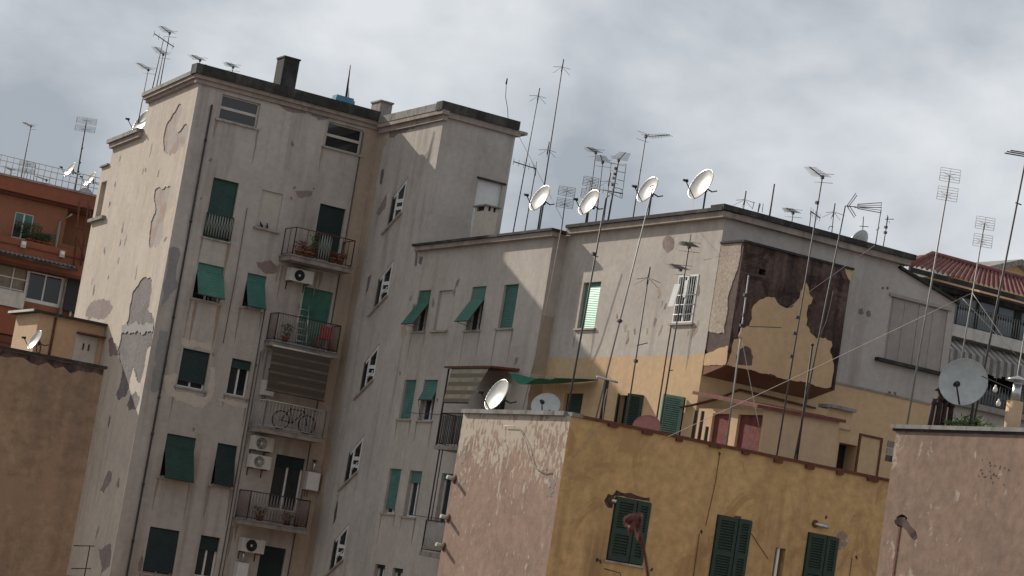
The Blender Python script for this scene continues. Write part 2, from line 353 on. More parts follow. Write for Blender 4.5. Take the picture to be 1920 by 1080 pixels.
# ---------------------------------------------------------------- things
def tag(o, label, cat, group=None):
    o['label'] = label; o['category'] = cat
    if group: o['group'] = group
    return o
def struct(o): o['kind'] = 'structure'; return o
def thing(name, loc, label, cat, group=None):
    o = bpy.data.objects.new(name, None); COL.objects.link(o); o.location = loc; o.empty_display_size = .3; ORG[o.name] = V(loc)
    return tag(o, label, cat, group)
def rect(u0, u1, z0, z1): return [(u0, z0), (u1, z0), (u1, z1), (u0, z1)]

def slats(mb, a, b, c, d, n, out, amp, mat):
    """roller shutter skin: a,b top corners, c,d bottom corners (b above c); n ridged slats"""
    for i in range(n):
        t0, t1 = i / n, (i + 1) / n; tm = t0 + (t1 - t0) * .78
        p = [a.lerp(d, t) for t in (t0, tm, t1)]; q = [b.lerp(c, t) for t in (t0, tm, t1)]
        mb.poly((p[0] + out * amp * .2, p[1] + out * amp, q[1] + out * amp, q[0] + out * amp * .2), mat)
        mb.poly((p[1] + out * amp, p[2] + out * amp * .2, q[2] + out * amp * .2, q[1] + out * amp), mat)
def window(b, pl, tl, br, kind, mat='green', depth=.24, low=None, cover=1.0, hinge=.33, sill=True, swid=.1, z0=None, frame='white', rail=None, glazing=True, fr=.055):
    u0, z1 = pl.uv(tl); u1, zz = pl.uv(br); z0 = zz if z0 is None else z0
    if u1 < u0: u0, u1 = u1, u0
    pl.holes.append((rect(u0, u1, z0, z1), depth, 'dark'))
    w = MB(); t = fr
    fo0, fo1 = -depth + .02, -depth + .08
    for a in ((u0, u0 + t, z0, z1), (u1 - t, u1, z0, z1), (u0 + t, u1 - t, z0, z0 + t), (u0 + t, u1 - t, z1 - t, z1)): w.pbox(pl, *a[:4], fo0, fo1, frame)
    if kind == 'two_row':
        zm = (z0 + z1) / 2; w.pbox(pl, u0 + t, u1 - t, zm - .05, zm + .05, fo0, fo1, frame)
    elif kind != 'open':
        um = (u0 + u1) / 2; w.pbox(pl, um - .035, um + .035, z0 + t, z1 - t, fo0, fo1, frame)
    W = w.build('window', b)
    if glazing:
        g = MB(); g.pbox(pl, u0 + t, u1 - t, z0 + t, z1 - t, fo0 + .012, fo0 + .02, 'glass'); g.build('pane', W)
    if sill:
        s_ = MB(); s_.pbox(pl, u0 - swid, u1 + swid, z0 - .06, z0 - .002, -depth * .5, .07, 'sill'); s_.build('sill', W)
        if pl in STREAKED: streaks(pl, u0 - swid + .05, u1 + swid - .05, z0 - .06)
    h = z1 - z0
    if kind == 'closed':
        s_ = MB(); zb = z1 - h * cover
        slats(s_, pl.pt(u0 + .01, z1, -.1), pl.pt(u1 - .01, z1, -.1), pl.pt(u1 - .01, zb + .02, -.1), pl.pt(u0 + .01, zb + .02, -.1), max(4, int((z1 - zb) / .055)), pl.n, .014, mat)
        s_.build('shutter', W)
    if kind == 'tilt':
        s_ = MB(); zh = z1 - h * hinge
        slats(s_, pl.pt(u0 + .01, z1, -.07), pl.pt(u1 - .01, z1, -.07), pl.pt(u1 - .01, zh, -.02), pl.pt(u0 + .01, zh, -.02), max(3, int((z1 - zh) / .055)), pl.n, .014, mat)
        o, zl = pl.oz(low, u0)
        a, c, d, e = pl.pt(u0 + .01, zh, -.02), pl.pt(u1 - .01, zh, -.02), pl.pt(u1 - .01, zl, o), pl.pt(u0 + .01, zl, o)
        nn = (c - a).cross(e - a).normalized(); nn = nn if nn.dot(pl.n) > 0 else -nn
        slats(s_, a, c, d, e, max(6, int((zh - zl) / .055)), nn, .012, mat)
        slats(s_, a - nn * .012, c - nn * .012, d - nn * .012, e - nn * .012, 1, -nn, .0, mat)
        s_.hexa([pl.pt(u0, zl - .03, o - .012), pl.pt(u1, zl - .03, o - .012), pl.pt(u1, zl - .03, o + .012), pl.pt(u0, zl - .03, o + .012), pl.pt(u0, zl, o - .012), pl.pt(u1, zl, o - .012), pl.pt(u1, zl, o + .012), pl.pt(u0, zl, o + .012)], 'iron')
        s_.build('shutter', W)
        s_ = MB()
        for u in (u0 + .02, u1 - .02): s_.tube((pl.pt(u, z0 + h * .12, -.02), pl.pt(u, zl, o)), .009, 'iron', 4)
        s_.build('stay_arm', W)
    if rail:
        r = MB(); rz = pl.uv(rail)[1]
        railing(r, pl.pt(u0 - .02, z0 + .02, .05), pl.pt(u1 + .02, z0 + .02, .05), rz - z0, 'bars', 'zig'); r.build('railing', W)
    return W
def railing(mb, a, b, h, mat, style='vert', gap=.095, top='iron', r=.014):
    a, b = V(a), V(b); L = (b - a).length; n = max(2, int(L / gap)); up = V((0, 0, h))
    mb.tube((a + up, b + up), .02, top, 5); mb.tube((a + V((0, 0, .06)), b + V((0, 0, .06))), .014, top, 5)
    for i in range(n + 1):
        p = a.lerp(b, i / n)
        if style == 'vert': mb.tube((p + V((0, 0, .06)), p + up), r, mat, 4)
        else:
            if i < n:
                q = a.lerp(b, (i + .5) / n); q2 = a.lerp(b, (i + 1) / n)
                mb.tube((p + up, q + V((0, 0, .06))), r, mat, 4); mb.tube((q + V((0, 0, .06)), q2 + up), r, mat, 4)
    for p in (a, b): mb.tube((p, p + up * 1.01), .02, top, 5)
def balcony(b, pl, back_left, front_left, front_right, h, style, mat='bars', thick=.16, top='iron', gap=.095, r_=.014):
    u0, z = pl.uv(back_left); o, _ = pl.oz(front_left, u0); o = max(.5, min(1.4, o))
    lo, hi = 0, 0
    # right end of the front edge, at outward distance o
    q = Plane(pl.pt(0, 0, o), pl.u, pl.n); u1 = q.uv(front_right)[0]
    s_ = MB(); s_.pbox(pl, u0, u1, z - thick, z, 0, o, 'slab_edge'); s_.pbox(pl, u0 - .03, u1 + .03, z + .002, z + .05, 0, o + .04, 'cap_grey')
    B = s_.build('balcony', b)
    r = MB(); zz = z + .05; e = .05
    railing(r, pl.pt(u0 + e, zz, o - e), pl.pt(u1 - e, zz, o - e), h, mat, style, gap, top, r_)
    railing(r, pl.pt(u0 + e, zz, .02), pl.pt(u0 + e, zz, o - e), h, mat, 'vert' if style == 'vert' else style, gap, top)
    railing(r, pl.pt(u1 - e, zz, .02), pl.pt(u1 - e, zz, o - e), h, mat, 'vert' if style == 'vert' else style, gap, top)
    r.build('railing', B)
    return B, u0, u1, zz, o
# ================================================================ GROUND
g = MB(); g.poly([(-900, -900, 0), (900, -900, 0), (900, 1500, 0), (-900, 1500, 0)], 'ground')
struct(g.build('ground'))

# ================================================================ LEFT APARTMENT BLOCK with stair tower
XB, Y0, YT, YJ, XC2, YR = 34.9, 76.7, 71.41, 62.18, 35.36, 53.4
blk = thing('apartment_block', (31, 80, 0), 'tall weathered grey apartment block with balconies, green roller shutters and a stair tower', 'apartment building')
PF, PT = PA(Y0), PB(XB); STREAKED.append(PF)
a86 = math.radians(86); PL = Plane((27.6, Y0, 0), (-math.cos(a86), -math.sin(a86), 0), (-math.sin(a86), math.cos(a86), 0))
xl = lambda y: 27.6 + (y - Y0) / math.tan(a86)
# --- windows of the facade
window(blk, PF, (418, 176), (481, 241), 'two_row', depth=.2, swid=.12, frame='offwhite')
window(blk, PF, (617, 227), (674, 291), 'two_row', depth=.2, swid=.12, frame='offwhite')
window(blk, PF, (401, 332), (429, 454), 'closed', 'green_d', cover=1, sill=True, swid=.08, rail=(391, 400))
window(blk, PF, (601, 381), (632, 492), 'closed', 'green_k', sill=False)
window(blk, PF, (372.5, 491), (411, 570), 'tilt', 'green', low=(371, 550), hinge=.22)
window(blk, PF, (465, 511), (489, 582), 'tilt', 'green3', low=(464, 572), hinge=.26)
window(blk, PF, (572, 537), (607, 655), 'closed', 'green2', sill=False)
window(blk, PF, (344, 652), (382.5, 733), 'closed', 'green_k', cover=.86)
window(blk, PF, (436, 671), (461, 746), 'closed', 'green_d', cover=.27)
window(blk, PF, (314, 812), (354, 903), 'tilt', 'green_d', low=(309, 895), hinge=.3)
window(blk, PF, (409, 830), (432, 915), 'tilt', 'green_k', low=(401, 906), hinge=.3)
window(blk, PF, (519, 851), (556, 962), 'closed', 'green_k', cover=.22, sill=False)
window(blk, PF, (282, 987), (322, 1082), 'tilt', 'green_k', low=(268, 1066), hinge=.3)
window(blk, PF, (377.5, 1003), (400, 1085), 'closed', 'green_k', cover=.36)
window(blk, PF, (491, 1022), (520, 1130), 'closed', 'green_k', cover=.9, sill=False)
# bricked-up window: shallow niche with a sill
u0, z1 = PF.uv((492, 355)); u1, z0 = PF.uv((519, 434)); PF.holes.append((rect(u0, u1, z0, z1), .07, 'wall_light'))
s_ = MB(); s_.pbox(PF, u0 - .1, u1 + .1, z0 - .07, z0, -.05, .12, 'sill'); s_.build('niche_sill', blk)
# --- patches of the facade
for pxs, mt, sd in (
    ([(515, 190), (540, 192), (575, 205), (573, 214), (545, 210), (530, 203)], 'mauve_peel', 3),
    ([(580, 211), (617, 220), (612, 224), (597, 226), (585, 218)], 'mauve_peel', 5),
    ([(553, 358), (572, 357), (590, 358), (585, 366), (565, 372), (557, 367)], 'mauve_peel', 7),
    ([(480, 490), (505, 487), (522, 500), (519, 511), (495, 512), (483, 500)], 'mauve_peel', 8),
    ([(320, 464), (336, 466), (330, 515), (332, 535), (316, 560), (303, 575), (306, 545), (314, 505)], 'blue_grey', 9),
    ([(300, 620), (314, 622), (310, 690), (305, 730), (285, 735), (288, 690)], 'blue_grey', 10),
    ([(306, 705), (312, 735), (330, 752), (360, 760), (380, 766), (396, 750), (405, 722), (402, 690), (394, 690), (388, 743), (328, 732), (331, 700)], 'cream_patch', 12),
    ([(341, 634), (396, 645), (395, 657), (342, 648)], 'cream_patch', 13),
    ([(405, 745), (412, 752), (440, 762), (468, 768), (470, 756), (432, 750)], 'cream_patch', 14),
    ([(268, 1030), (262, 1050), (258, 1070), (264, 1072), (268, 1050)], 'mauve_peel', 16)):
    patch_px(PF, pxs, mt, .004 if mt != 'cream_patch' else .003, .05, sd)
for i, (x, y, r) in enumerate(((395, 300, .06), (548, 270, .07), (552, 352, .05), (546, 372, .05), (588, 354, .04), (377, 372, .04), (500, 500, .05), (400, 665, .05), (390, 560, .04), (480, 685, .04), (363, 805, .05), (575, 700, .05))):
    ell_px(PF, (x, y), r, r * 1.3, 'mauve_peel', i)
u_, z_ = PF.uv((429, 456)); streaks(PF, u_, u_ + .02, z_, 2, 'rust_run', 1.2, 2.6); u_, z_ = PF.uv((411, 575)); streaks(PF, u_, u_ - .9, z_, 2, 'rust_run', .8, 1.6)
for p in ((528, 497), (660, 520), (500, 655), (640, 678), (470, 815), (608, 838), (442, 985), (578, 1008), (560, 500), (600, 510)): u_, z_ = PF.uv(p); streaks(PF, u_ - .1, u_ + .05, z_, 2, 'streak', .5, 1.6)
# bare vertical band of stained render in the inner corner
PF.patches.append((wobble(rect(34.33, 34.89, 8, 31.0), .02, .5, 4), .02, 'pilaster'))
# --- left flank wall: plaster fallen away, real shallow hollows with brick behind
for pxs, mt, sd, dp in (
    ([(338, 193), (324, 212), (311, 236), (306, 258), (308, 284), (318, 293), (332, 284), (346, 272), (352, 258), (353, 240), (346, 233), (336, 246), (330, 240), (336, 222), (342, 205)], 'brick', 21, .03),
    ([(290, 357), (300, 353), (318, 350), (320, 356), (315, 370), (312, 390), (308, 408), (305, 440), (300, 455), (292, 465), (281, 464), (280, 440), (283, 415), (291, 395), (289, 375)], 'brick', 22, .03),
    ([(272, 520), (285, 524), (284, 548), (277, 580), (285, 590), (290, 605), (287, 625), (283, 650), (276, 655), (270, 690), (263, 720), (256, 712), (250, 690), (243, 718), (236, 745), (220, 748), (217, 742), (226, 715), (228, 690), (226, 680), (220, 660), (225, 640), (230, 615), (240, 600), (243, 575), (250, 545), (262, 528)], 'grey_peel', 23, .028),
    ([(203, 638), (211, 633), (221, 652), (223, 664), (215, 668), (205, 668)], 'mauve_peel', 24, .02)):
    patch_px(PL, pxs, mt, 0, .07, sd, .14, dp)
for pxs, mt, sd in (
    ([(160, 592), (165, 575), (180, 563), (200, 562), (212, 575), (205, 590), (190, 598), (165, 597)], 'mauve_peel', 31),
    ([(228, 608), (288, 606), (287, 622), (228, 625)], 'blue_grey', 32),
    ([(238, 760), (245, 740), (256, 735), (262, 745), (256, 765), (244, 768)], 'grey_peel', 33),
    ([(200, 890), (212, 880), (208, 905), (195, 925), (188, 920)], 'mauve_peel', 34),
    ([(185, 1030), (210, 1020), (206, 1060), (190, 1075)], 'mauve_peel', 35)):
    patch_px(PL, pxs, mt, .004, .08, sd)
rnd = random.Random(4)
for i, (x, y) in enumerate(((225, 297), (268, 322), (297, 325), (230, 428), (222, 490), (226, 455), (203, 520), (255, 513), (176, 545), (216, 345), (283, 281), (205, 790), (310, 448), (235, 452), (206, 382), (273, 318), (182, 1000), (196, 470), (222, 905))):
    ell_px(PL, (x, y), rnd.uniform(.05, .13), rnd.uniform(.07, .26), ('mauve_peel', 'streak', 'grey_peel')[i % 3], 40 + i, .004, 9, .6)
w = MB(); wall(w, PF, rect(27.6, 34.9, 0, 31.3), 'wall_grey'); w.build('facade_wall', blk)
lu = lambda y: -(y - Y0) / math.sin(a86)
YE, ys = 88.5, ((76.7, 83.1, 31.3), (83.1, 87.3, 30.05), (87.3, 88.5, 29.05))
hz0, hz1 = PL.uv((200, 403))[1], PL.uv((205, 337))[1]
PL.holes.append((rect(lu(88.1), lu(87.25), hz0, hz1), .45, 'wall_grey'))
w = MB(); wall(w, PL, [(lu(YE), 0), (0, 0), (0, 31.3), (lu(83.1), 31.3), (lu(83.1), 30.05), (lu(87.3), 30.05), (lu(87.3), 29.05), (lu(YE), 29.05)], 'wall_left'); w.build('flank_wall', blk)
# stair tower: five raking stair windows, all of one size, stepping down floor by floor
q = [PT.uv(p) for p in ((712, 643), (701, 712), (672, 741), (676, 681))]
q = [(q[0][0], q[0][1]), (q[0][0], q[1][1]), (q[2][0], q[2][1]), (q[2][0], q[3][1])]
zs = [PT.uv(p)[1] for p in ((765, 331), (739, 486), (712, 643), (684, 815), (655, 980))]
for zt in zs:
    dz = zt - q[0][1]; h = [(u, z + dz) for u, z in q]; PT.holes.append((h[::-1], .09, 'dark'))
    ur, ul = h[0][0], h[2][0]; ht = lambda u: h[3][1] + (h[0][1] - h[3][1]) * (u - ul) / (ur - ul); hb = lambda u: h[2][1] + (h[1][1] - h[2][1]) * (u - ul) / (ur - ul)
    f = MB(); bar = lambda ua, ub, za, zb, zc, zd, mt='white', oa=-.075, ob=-.03: f.hexa([PT.pt(ua, za, ob), PT.pt(ub, zb, ob), PT.pt(ub, zb, oa), PT.pt(ua, za, oa), PT.pt(ua, zc, ob), PT.pt(ub, zd, ob), PT.pt(ub, zd, oa), PT.pt(ua, zc, oa)], mt)
    um = ul + (ur - ul) * .30; ue = ur - .15; t = .10
    bar(um, um + t, hb(um), hb(um + t), ht(um), ht(um + t)); bar(ue, ue + t, hb(ue), hb(ue + t), ht(ue), ht(ue + t)); bar(ul, ul + t, hb(ul), hb(ul + t), ht(ul), ht(ul + t), 'dark_cap')
    bar(ul, ur, hb(ul), hb(ur), hb(ul) + t, hb(ur) + t, 'white', -.073, -.032); bar(ul, ur, ht(ul) - t, ht(ur) - t, ht(ul), ht(ur), 'white', -.073, -.032)
    zt2 = ht((um + ue) / 2) - .62; bar(um + t, ue, zt2, zt2, zt2 + .13, zt2 + .13); bar(um + t, ue, hb(ue) + .22, hb(ue) + .22, hb(ue) + .34, hb(ue) + .34)
    W = f.build('stair_window', blk)
    p = MB(); p.prism([PT.pt(u, z, -.08) for u, z in h[::-1]], V((-.02, 0, 0)), 'glass'); p.build('pane', W)
    if zt != zs[0]:
        p = MB(); p.tube((PT.pt(ue - .02, ht(ue) - .9, .0), PT.pt(um + .12, hb(um) + .42, -.03)), .022, 'white', 4); p.build('tilted_vent', W)
    f = MB(); f.hexa([PT.pt(ul - .25, hb(ul - .25) - .07, .09), PT.pt(ur + .05, hb(ur + .05) - .07, .09), PT.pt(ur + .05, hb(ur + .05) - .07, -.05), PT.pt(ul - .25, hb(ul - .25) - .07, -.05), PT.pt(ul - .25, hb(ul - .25) - .004, .09), PT.pt(ur + .05, hb(ur + .05) - .004, .09), PT.pt(ur + .05, hb(ur + .05) - .004, -.05), PT.pt(ul - .25, hb(ul - .25) - .004, -.05)], 'sill'); f.build('sill', W)
for pxs, mt, sd in (([(730, 247), (750, 240), (785, 230), (815, 222), (785, 237), (755, 248), (730, 259)], 'mauve_peel', 51),
                    ([(718, 375), (726, 360), (723, 388), (712, 405), (706, 400)], 'mauve_peel', 52), ([(722, 255), (727, 260), (724, 275), (719, 272)], 'pilaster', 53),
                    ([(690, 520), (697, 515), (690, 545), (684, 560)], 'grey_peel', 54), ([(716, 318), (720, 320), (716, 345), (712, 342)], 'grey_peel', 55),
                    ([(633, 930), (636, 925), (629, 975), (624, 985)], 'dark_peel_and_shadow', 56)):
    patch_px(PT, pxs, mt, .004, .05, sd)
PT.patches.append((wobble(rect(-76.68, -76.05, 8, 30.9), .08, .4, 9), .004, 'pilaster'))
w = MB(); wall(w, PT, rect(-Y0, -YT, 0, 31.2), 'wall_grey'); w.build('stair_wall', blk)
PTA = PA(YT)
patch_px(PTA, [(806, 402), (840, 404), (884, 411), (878, 470), (790, 470), (790, 440)], 'wall_light', .005, .02, 57)
u0, z1 = PTA.uv((897, 335)); u1, z0 = PTA.uv((930, 425)); PTA.holes.append((rect(u0, u1, 25.5, z1), .1, 'white'))
w = MB(); wall(w, PTA, rect(XB, 37.85, 25.5, 31.2), 'wall_grey'); w.build('tower_wall', blk)
s_ = MB(); s_.pbox(PTA, u0 - .06, u1 + .12, z1 + .01, z1 + .07, .005, .06, 'dark_cap'); s_.build('door_lintel', blk)
# hidden sides and roofs
w = MB()
for y0, y1, z in ys:
    w.poly([(xl(y0), y0, z), (XB, y0, z), (XB, y1, z), (xl(y1), y1, z)], 'roof')
    w.poly([(xl(y1), y1, 0), (XB, y1, 0), (XB, y1, z), (xl(y1), y1, z)], 'wall_grey')
w.poly([(XB, YT, 31.2), (37.85, YT, 31.2), (37.85, YE, 31.2), (XB, YE, 31.2)], 'roof')
w.poly([(37.85, YT, 0), (37.85, YT, 31.2), (37.85, YE, 31.2), (37.85, YE, 0)], 'wall_grey'); w.poly([(XB, YE, 0), (37.85, YE, 0), (37.85, YE, 31.2), (XB, YE, 31.2)], 'wall_grey')
w.build('roof', blk)
w = MB()
w.pbox(PF, 27.45, 34.85, 31.0, 31.16, -.1, .10, 'cornice'); w.pbox(PF, 27.38, 34.8, 31.16, 31.3, -.1, .2, 'cornice')
w.pbox(PL, lu(83.15), .02, 31.06, 31.18, -.1, .12, 'cornice'); w.pbox(PL, lu(83.25), .1, 31.18, 31.3, -.1, .22, 'cornice')
w.pbox(PL, lu(87.4), lu(83.12), 29.72, 29.9, -.1, .16, 'cornice')
w.pbox(PT, -76.55, -71.3, 30.85, 31.05, -.1, .10, 'cornice'); w.pbox(PT, -76.5, -71.2, 31.05, 31.2, -.1, .2, 'cornice')
w.pbox(PTA, 34.8, 38.0, 30.98, 31.2, -.1, .12, 'cornice'); w.pbox(PTA, 37.9, 38.25, 31.1, 31.2, -.9, .15, 'cornice')
w.build('cornice', blk)
for pl_, a_ in ((PF, (27.3, 34.72, 31.3, 31.66, -.25, .3, 'dark_cap')), (PT, (-76.4, -71.26, 31.2, 31.47, -.3, .22, 'cap_grey')), (PTA, (34.66, 37.86, 31.195, 31.51, -.3, .2, 'dark_cap')), (PL, (lu(83.3), .1, 31.3, 31.45, -.3, .28, 'cap_grey')), (PL, (lu(87.5), lu(83.13), 29.9, 30.06, -.2, .26, 'cap_grey')), (PL, (lu(88.55), lu(87.35), 29.05, 29.12, -.2, .1, 'cap_grey'))):
    w = MB(); w.pbox(pl_, *a_); w.build('parapet', blk)
w = MB(); w.pbox(PL, lu(88.6), lu(86.4), hz0 - .16, hz0 - .03, -.02, .16, 'cap_grey'); w.build('ledge', blk)
# rain pipe
w = MB(); pts = [PF.pt(*PF.uv(p), .07) for p in ((397.5, 189), (366, 370), (317.5, 640), (266, 910), (236, 1078))]; x = sum(p.x for p in pts) / len(pts)
w.tube([(x, Y0 - .06, z) for z in (30.35, 25, 18, 8, 0.1)], .036, 'iron', 8)
for z in (29, 26, 22.5, 19.6, 18.3, 16.5, 14.5): w.tube([(x, Y0 - .06, z), (x, Y0 - .06, z + .1)], .052, 'iron', 8)
w.build('downpipe', blk)
for xx, za, zb, r in ((31.62, 8, 23.6, .022), (31.75, 8, 22, .015), (34.28, 8, 30.8, .02), (30.25, 22.0, 27.0, .012)): w = MB(); w.tube([(xx, Y0 - .03, za), (xx + .03, Y0 - .03, (za + zb) / 2), (xx, Y0 - .03, zb)], r, 'cable_d', 5); w.build('wall_cable', blk)
# balconies
b1 = balcony(blk, PF, (524, 481), (545, 485), (660, 507), 1.0, 'vert', 'rust', top='rust', gap=.42)
zz = b1[3]; r = MB(); railing(r, PF.pt(b1[1] + 1.02, zz, b1[4] - .05), PF.pt(b1[2] - .95, zz, b1[4] - .05), .98, 'bars', 'zig'); r.build('railing', b1[0])
b2 = balcony(blk, PF, (496, 640), (512, 641), (634, 664), 1.0, 'vert', 'bars_br', gap=.10)
b3 = balcony(blk, PF, (466, 800), (490, 803), (606, 828), .95, 'vert', 'bars_w', top='bars_w', gap=.125, r_=.008)
b4 = balcony(blk, PF, (438, 972), (461, 974), (576, 996), 1.0, 'zig', 'bars_br', gap=.115)
# hanging striped sunshade on the third balcony
w = MB(); o = b3[4] - .02; Qb = Plane(PF.pt(0, 0, o), PF.u, PF.n); u0 = Qb.uv((511, 660))[0]; u1 = Qb.uv((617, 690))[0]; zt = b2[3] - .24
slats(w, PF.pt(u0, zt, o), PF.pt(u1, zt, o), PF.pt(u1, zt - 1.62, o + .03), PF.pt(u0, zt - 1.62, o + .03), 9, PF.n, .012, 'sunshade')
slats(w, PF.pt(u1, zt, o - .006), PF.pt(u0, zt, o - .006), PF.pt(u0, zt - 1.62, o + .024), PF.pt(u1, zt - 1.62, o + .024), 9, -PF.n, .0, 'sunshade')
w.tube([PF.pt(u0 - .03, zt - 1.62, o + .03), PF.pt(u1 + .03, zt - 1.62, o + .03)], .02, 'iron'); w.tube([PF.pt(u0 - .03, zt, o), PF.pt(u1 + .03, zt, o)], .035, 'offwhite')
tag(w.build('sunshade'), 'brown striped roll-down sunshade hanging above the balcony with the bicycle', 'awning')

# ================================================================ LOWER WING (lit stair-side wall, recessed wall, dark-stained bay)
wing = thing('apartment_wing', (38, 62, 0), 'lower grey and yellow wing with sunlit walls and a bay of bare dark masonry', 'apartment building')
P1, P2, P2y, PJ, PR, PRy = PB(XB), PB(XC2), PB(XC2), PA(YJ), PA(YR), PA(YR); STREAKED += [P1, P2]
window(wing, P1, (786, 545), (796, 621), 'tilt', 'green2', low=(752, 607), hinge=.30)
window(wing, P1, (886, 538), (899, 619), 'tilt', 'green', low=(852, 602), hinge=.28)
window(wing, P1, (946, 534), (960, 615), 'closed', 'green3')
window(wing, P1, (759, 712), (769, 786), 'closed', 'green_b', sill=True, cover=.97)
window(wing, P1, (796, 712), (809, 789), 'tilt', 'green_b', low=(784, 749), hinge=.25)
window(wing, P1, (731, 878), (739, 964), 'closed', 'green_b', cover=.9)
window(wing, P1, (769, 882), (778, 970), 'closed', 'green_b', cover=.27)
window(wing, P1, (829, 887), (838, 985), 'closed', 'green_b', cover=.13, sill=False)
window(wing, P1, (704, 1057), (711, 1130), 'closed', 'green_k', cover=.12)
window(wing, P1, (737, 1064), (744, 1140), 'closed', 'green_k', cover=.12)
u0, z1 = P1.uv((824, 545)); u1, z0 = P1.uv((837, 619)); P1.holes.append((rect(u0, u1, z0, z1), .1, 'wall_light'))
s_ = MB(); s_.pbox(P1, u0 - .12, u1 + .12, z0 - .07, z0 - .004, -.05, .1, 'sill'); s_.build('niche_sill', wing)
for pxs, mt, sd in (([(752, 612), (760, 610), (764, 622), (758, 636), (752, 632)], 'pilaster', 61), ([(787, 480), (793, 482), (790, 497), (785, 493)], 'grey_peel', 62), ([(779, 470), (783, 471), (781, 500), (778, 498)], 'grey_peel', 63)):
    patch_px(P1, pxs, mt, .004, .04, sd)
for i, (x, y, r) in enumerate(((857, 532, .1), (852, 548, .08), (812, 568, .1), (797, 760, .05), (966, 680, .05), (968, 676, .08), (820, 750, .06), (770, 560, .06), (776, 575, .08), (750, 700, .05))):
    ell_px(P1, (x, y), r, r * 1.4, 'mauve_peel', 70 + i, .004, 9, .5)
w = MB(); wall(w, P1, rect(-YT, -YJ, 0, 26.25), 'wall_c'); w.build('side_wall', wing)
w = MB(); PJ.patches.append((wobble(rect(XB + .01, XC2 - .01, 19.5, 23.6), .05, .3, 3), .006, 'pilaster')); wall(w, PJ, rect(XB, XC2, 0, 26.25), 'wall_c'); w.build('return_wall', wing)
window(wing, P2, (1095, 530), (1114, 615), 'closed', 'green_s', swid=.1)
W = window(wing, P2, (1274, 517), (1297.5, 605), 'open', swid=.1, z0=None)
u0, z1 = P2.uv((1274, 517)); u1, z0 = P2.uv((1297.5, 605)); gr = MB(); fr = .05
for a in ((u0, u1, z0, z0 + fr), (u0, u1, z1 - fr, z1), (u0, u0 + fr, z0 + fr, z1 - fr), (u1 - fr, u1, z0 + fr, z1 - fr), ((u0 + u1) / 2 - .03, (u0 + u1) / 2 + .03, z0 + fr, z1 - fr)): gr.pbox(P2, *a, -.03, .02, 'white')
for i in range(1, 9):
    u = u0 + (u1 - u0) * i / 9; gr.tube([P2.pt(u, z0, .0), P2.pt(u, z1, .0)], .013, 'white', 4)
for i in (1, 2, 3): gr.tube([P2.pt(u0, z0 + (z1 - z0) * (i * .2 - .02), .016), P2.pt(u1, z0 + (z1 - z0) * (i * .2 - .02), .016)], .018, 'white', 4)
gr.build('grille', W)
gr = MB(); slats(gr, P2.pt(u0 + .05, z1 - .1, -.1), P2.pt(u1 - .05, z1 - .1, -.1), P2.pt(u1 - .05, z0 + .1, -.1), P2.pt(u0 + .05, z0 + .1, -.1), 30, P2.n, .014, 'shutter_w'); gr.build('shutter', W)
gr = MB(); gr.hexa([P2.pt(u0 + .12 + dx, z, o) for z, sx in ((z1 - .95, -.18), (z1 - .3, 0)) for dx, o in ((sx, .2), (sx + .3, .2), (sx + .3, .18), (sx, .18))], 'white')
gr.hexa([P2.pt((u0 + u1) / 2 - .1 + dx, z, .02 + o) for z in (z0 + .75, z0 + 1.25) for dx, o in ((0, .02), (.14, .02), (.14, .0), (0, .0))], 'white'); gr.build('hung_cloth', W)
ell_px(P2, (1253, 457), .32, .24, 'mauve_peel', 91, .005, 14, .12)
for i, (x, y, r) in enumerate(((1235, 550, .09), (1228, 603, .08), (1177, 632, .09), (1176, 640, .07), (1239, 618, .08), (1247, 575, .06), (1241, 570, .05), (1157, 593, .05), (1172, 615, .07), (1310, 545, .08), (1305, 615, .12), (1300, 622, .1), (1290, 625, .05), (1190, 622, .06), (1213, 621, .05))):
    ell_px(P2, (x, y), r * .8, r * 1.6, 'mauve_peel' if i % 2 else 'pilaster', 100 + i, .004, 9, .5)
bd = [P2.uv(p) for p in ((1085, 671), (1150, 669), (1200, 668), (1285, 667), (1325, 661))]
bd = [(-YJ, bd[0][1])] + bd + [(-YR, P2.uv((1345, 654))[1])]
w = MB(); wall(w, P2, bd + [(-YR, 26.3), (-YJ, 26.3)], 'wall_c', back=True); w.build('recessed_wall', wing)
W = window(wing, P2y, (1060, 737), (1088, 776), 'closed', 'shutter_w', sill=False, frame='shutter_w', z0=19.2)
W = window(wing, P2y, (1164, 741), (1199, 800), 'open', sill=False, frame='shutter_w', z0=18.9)
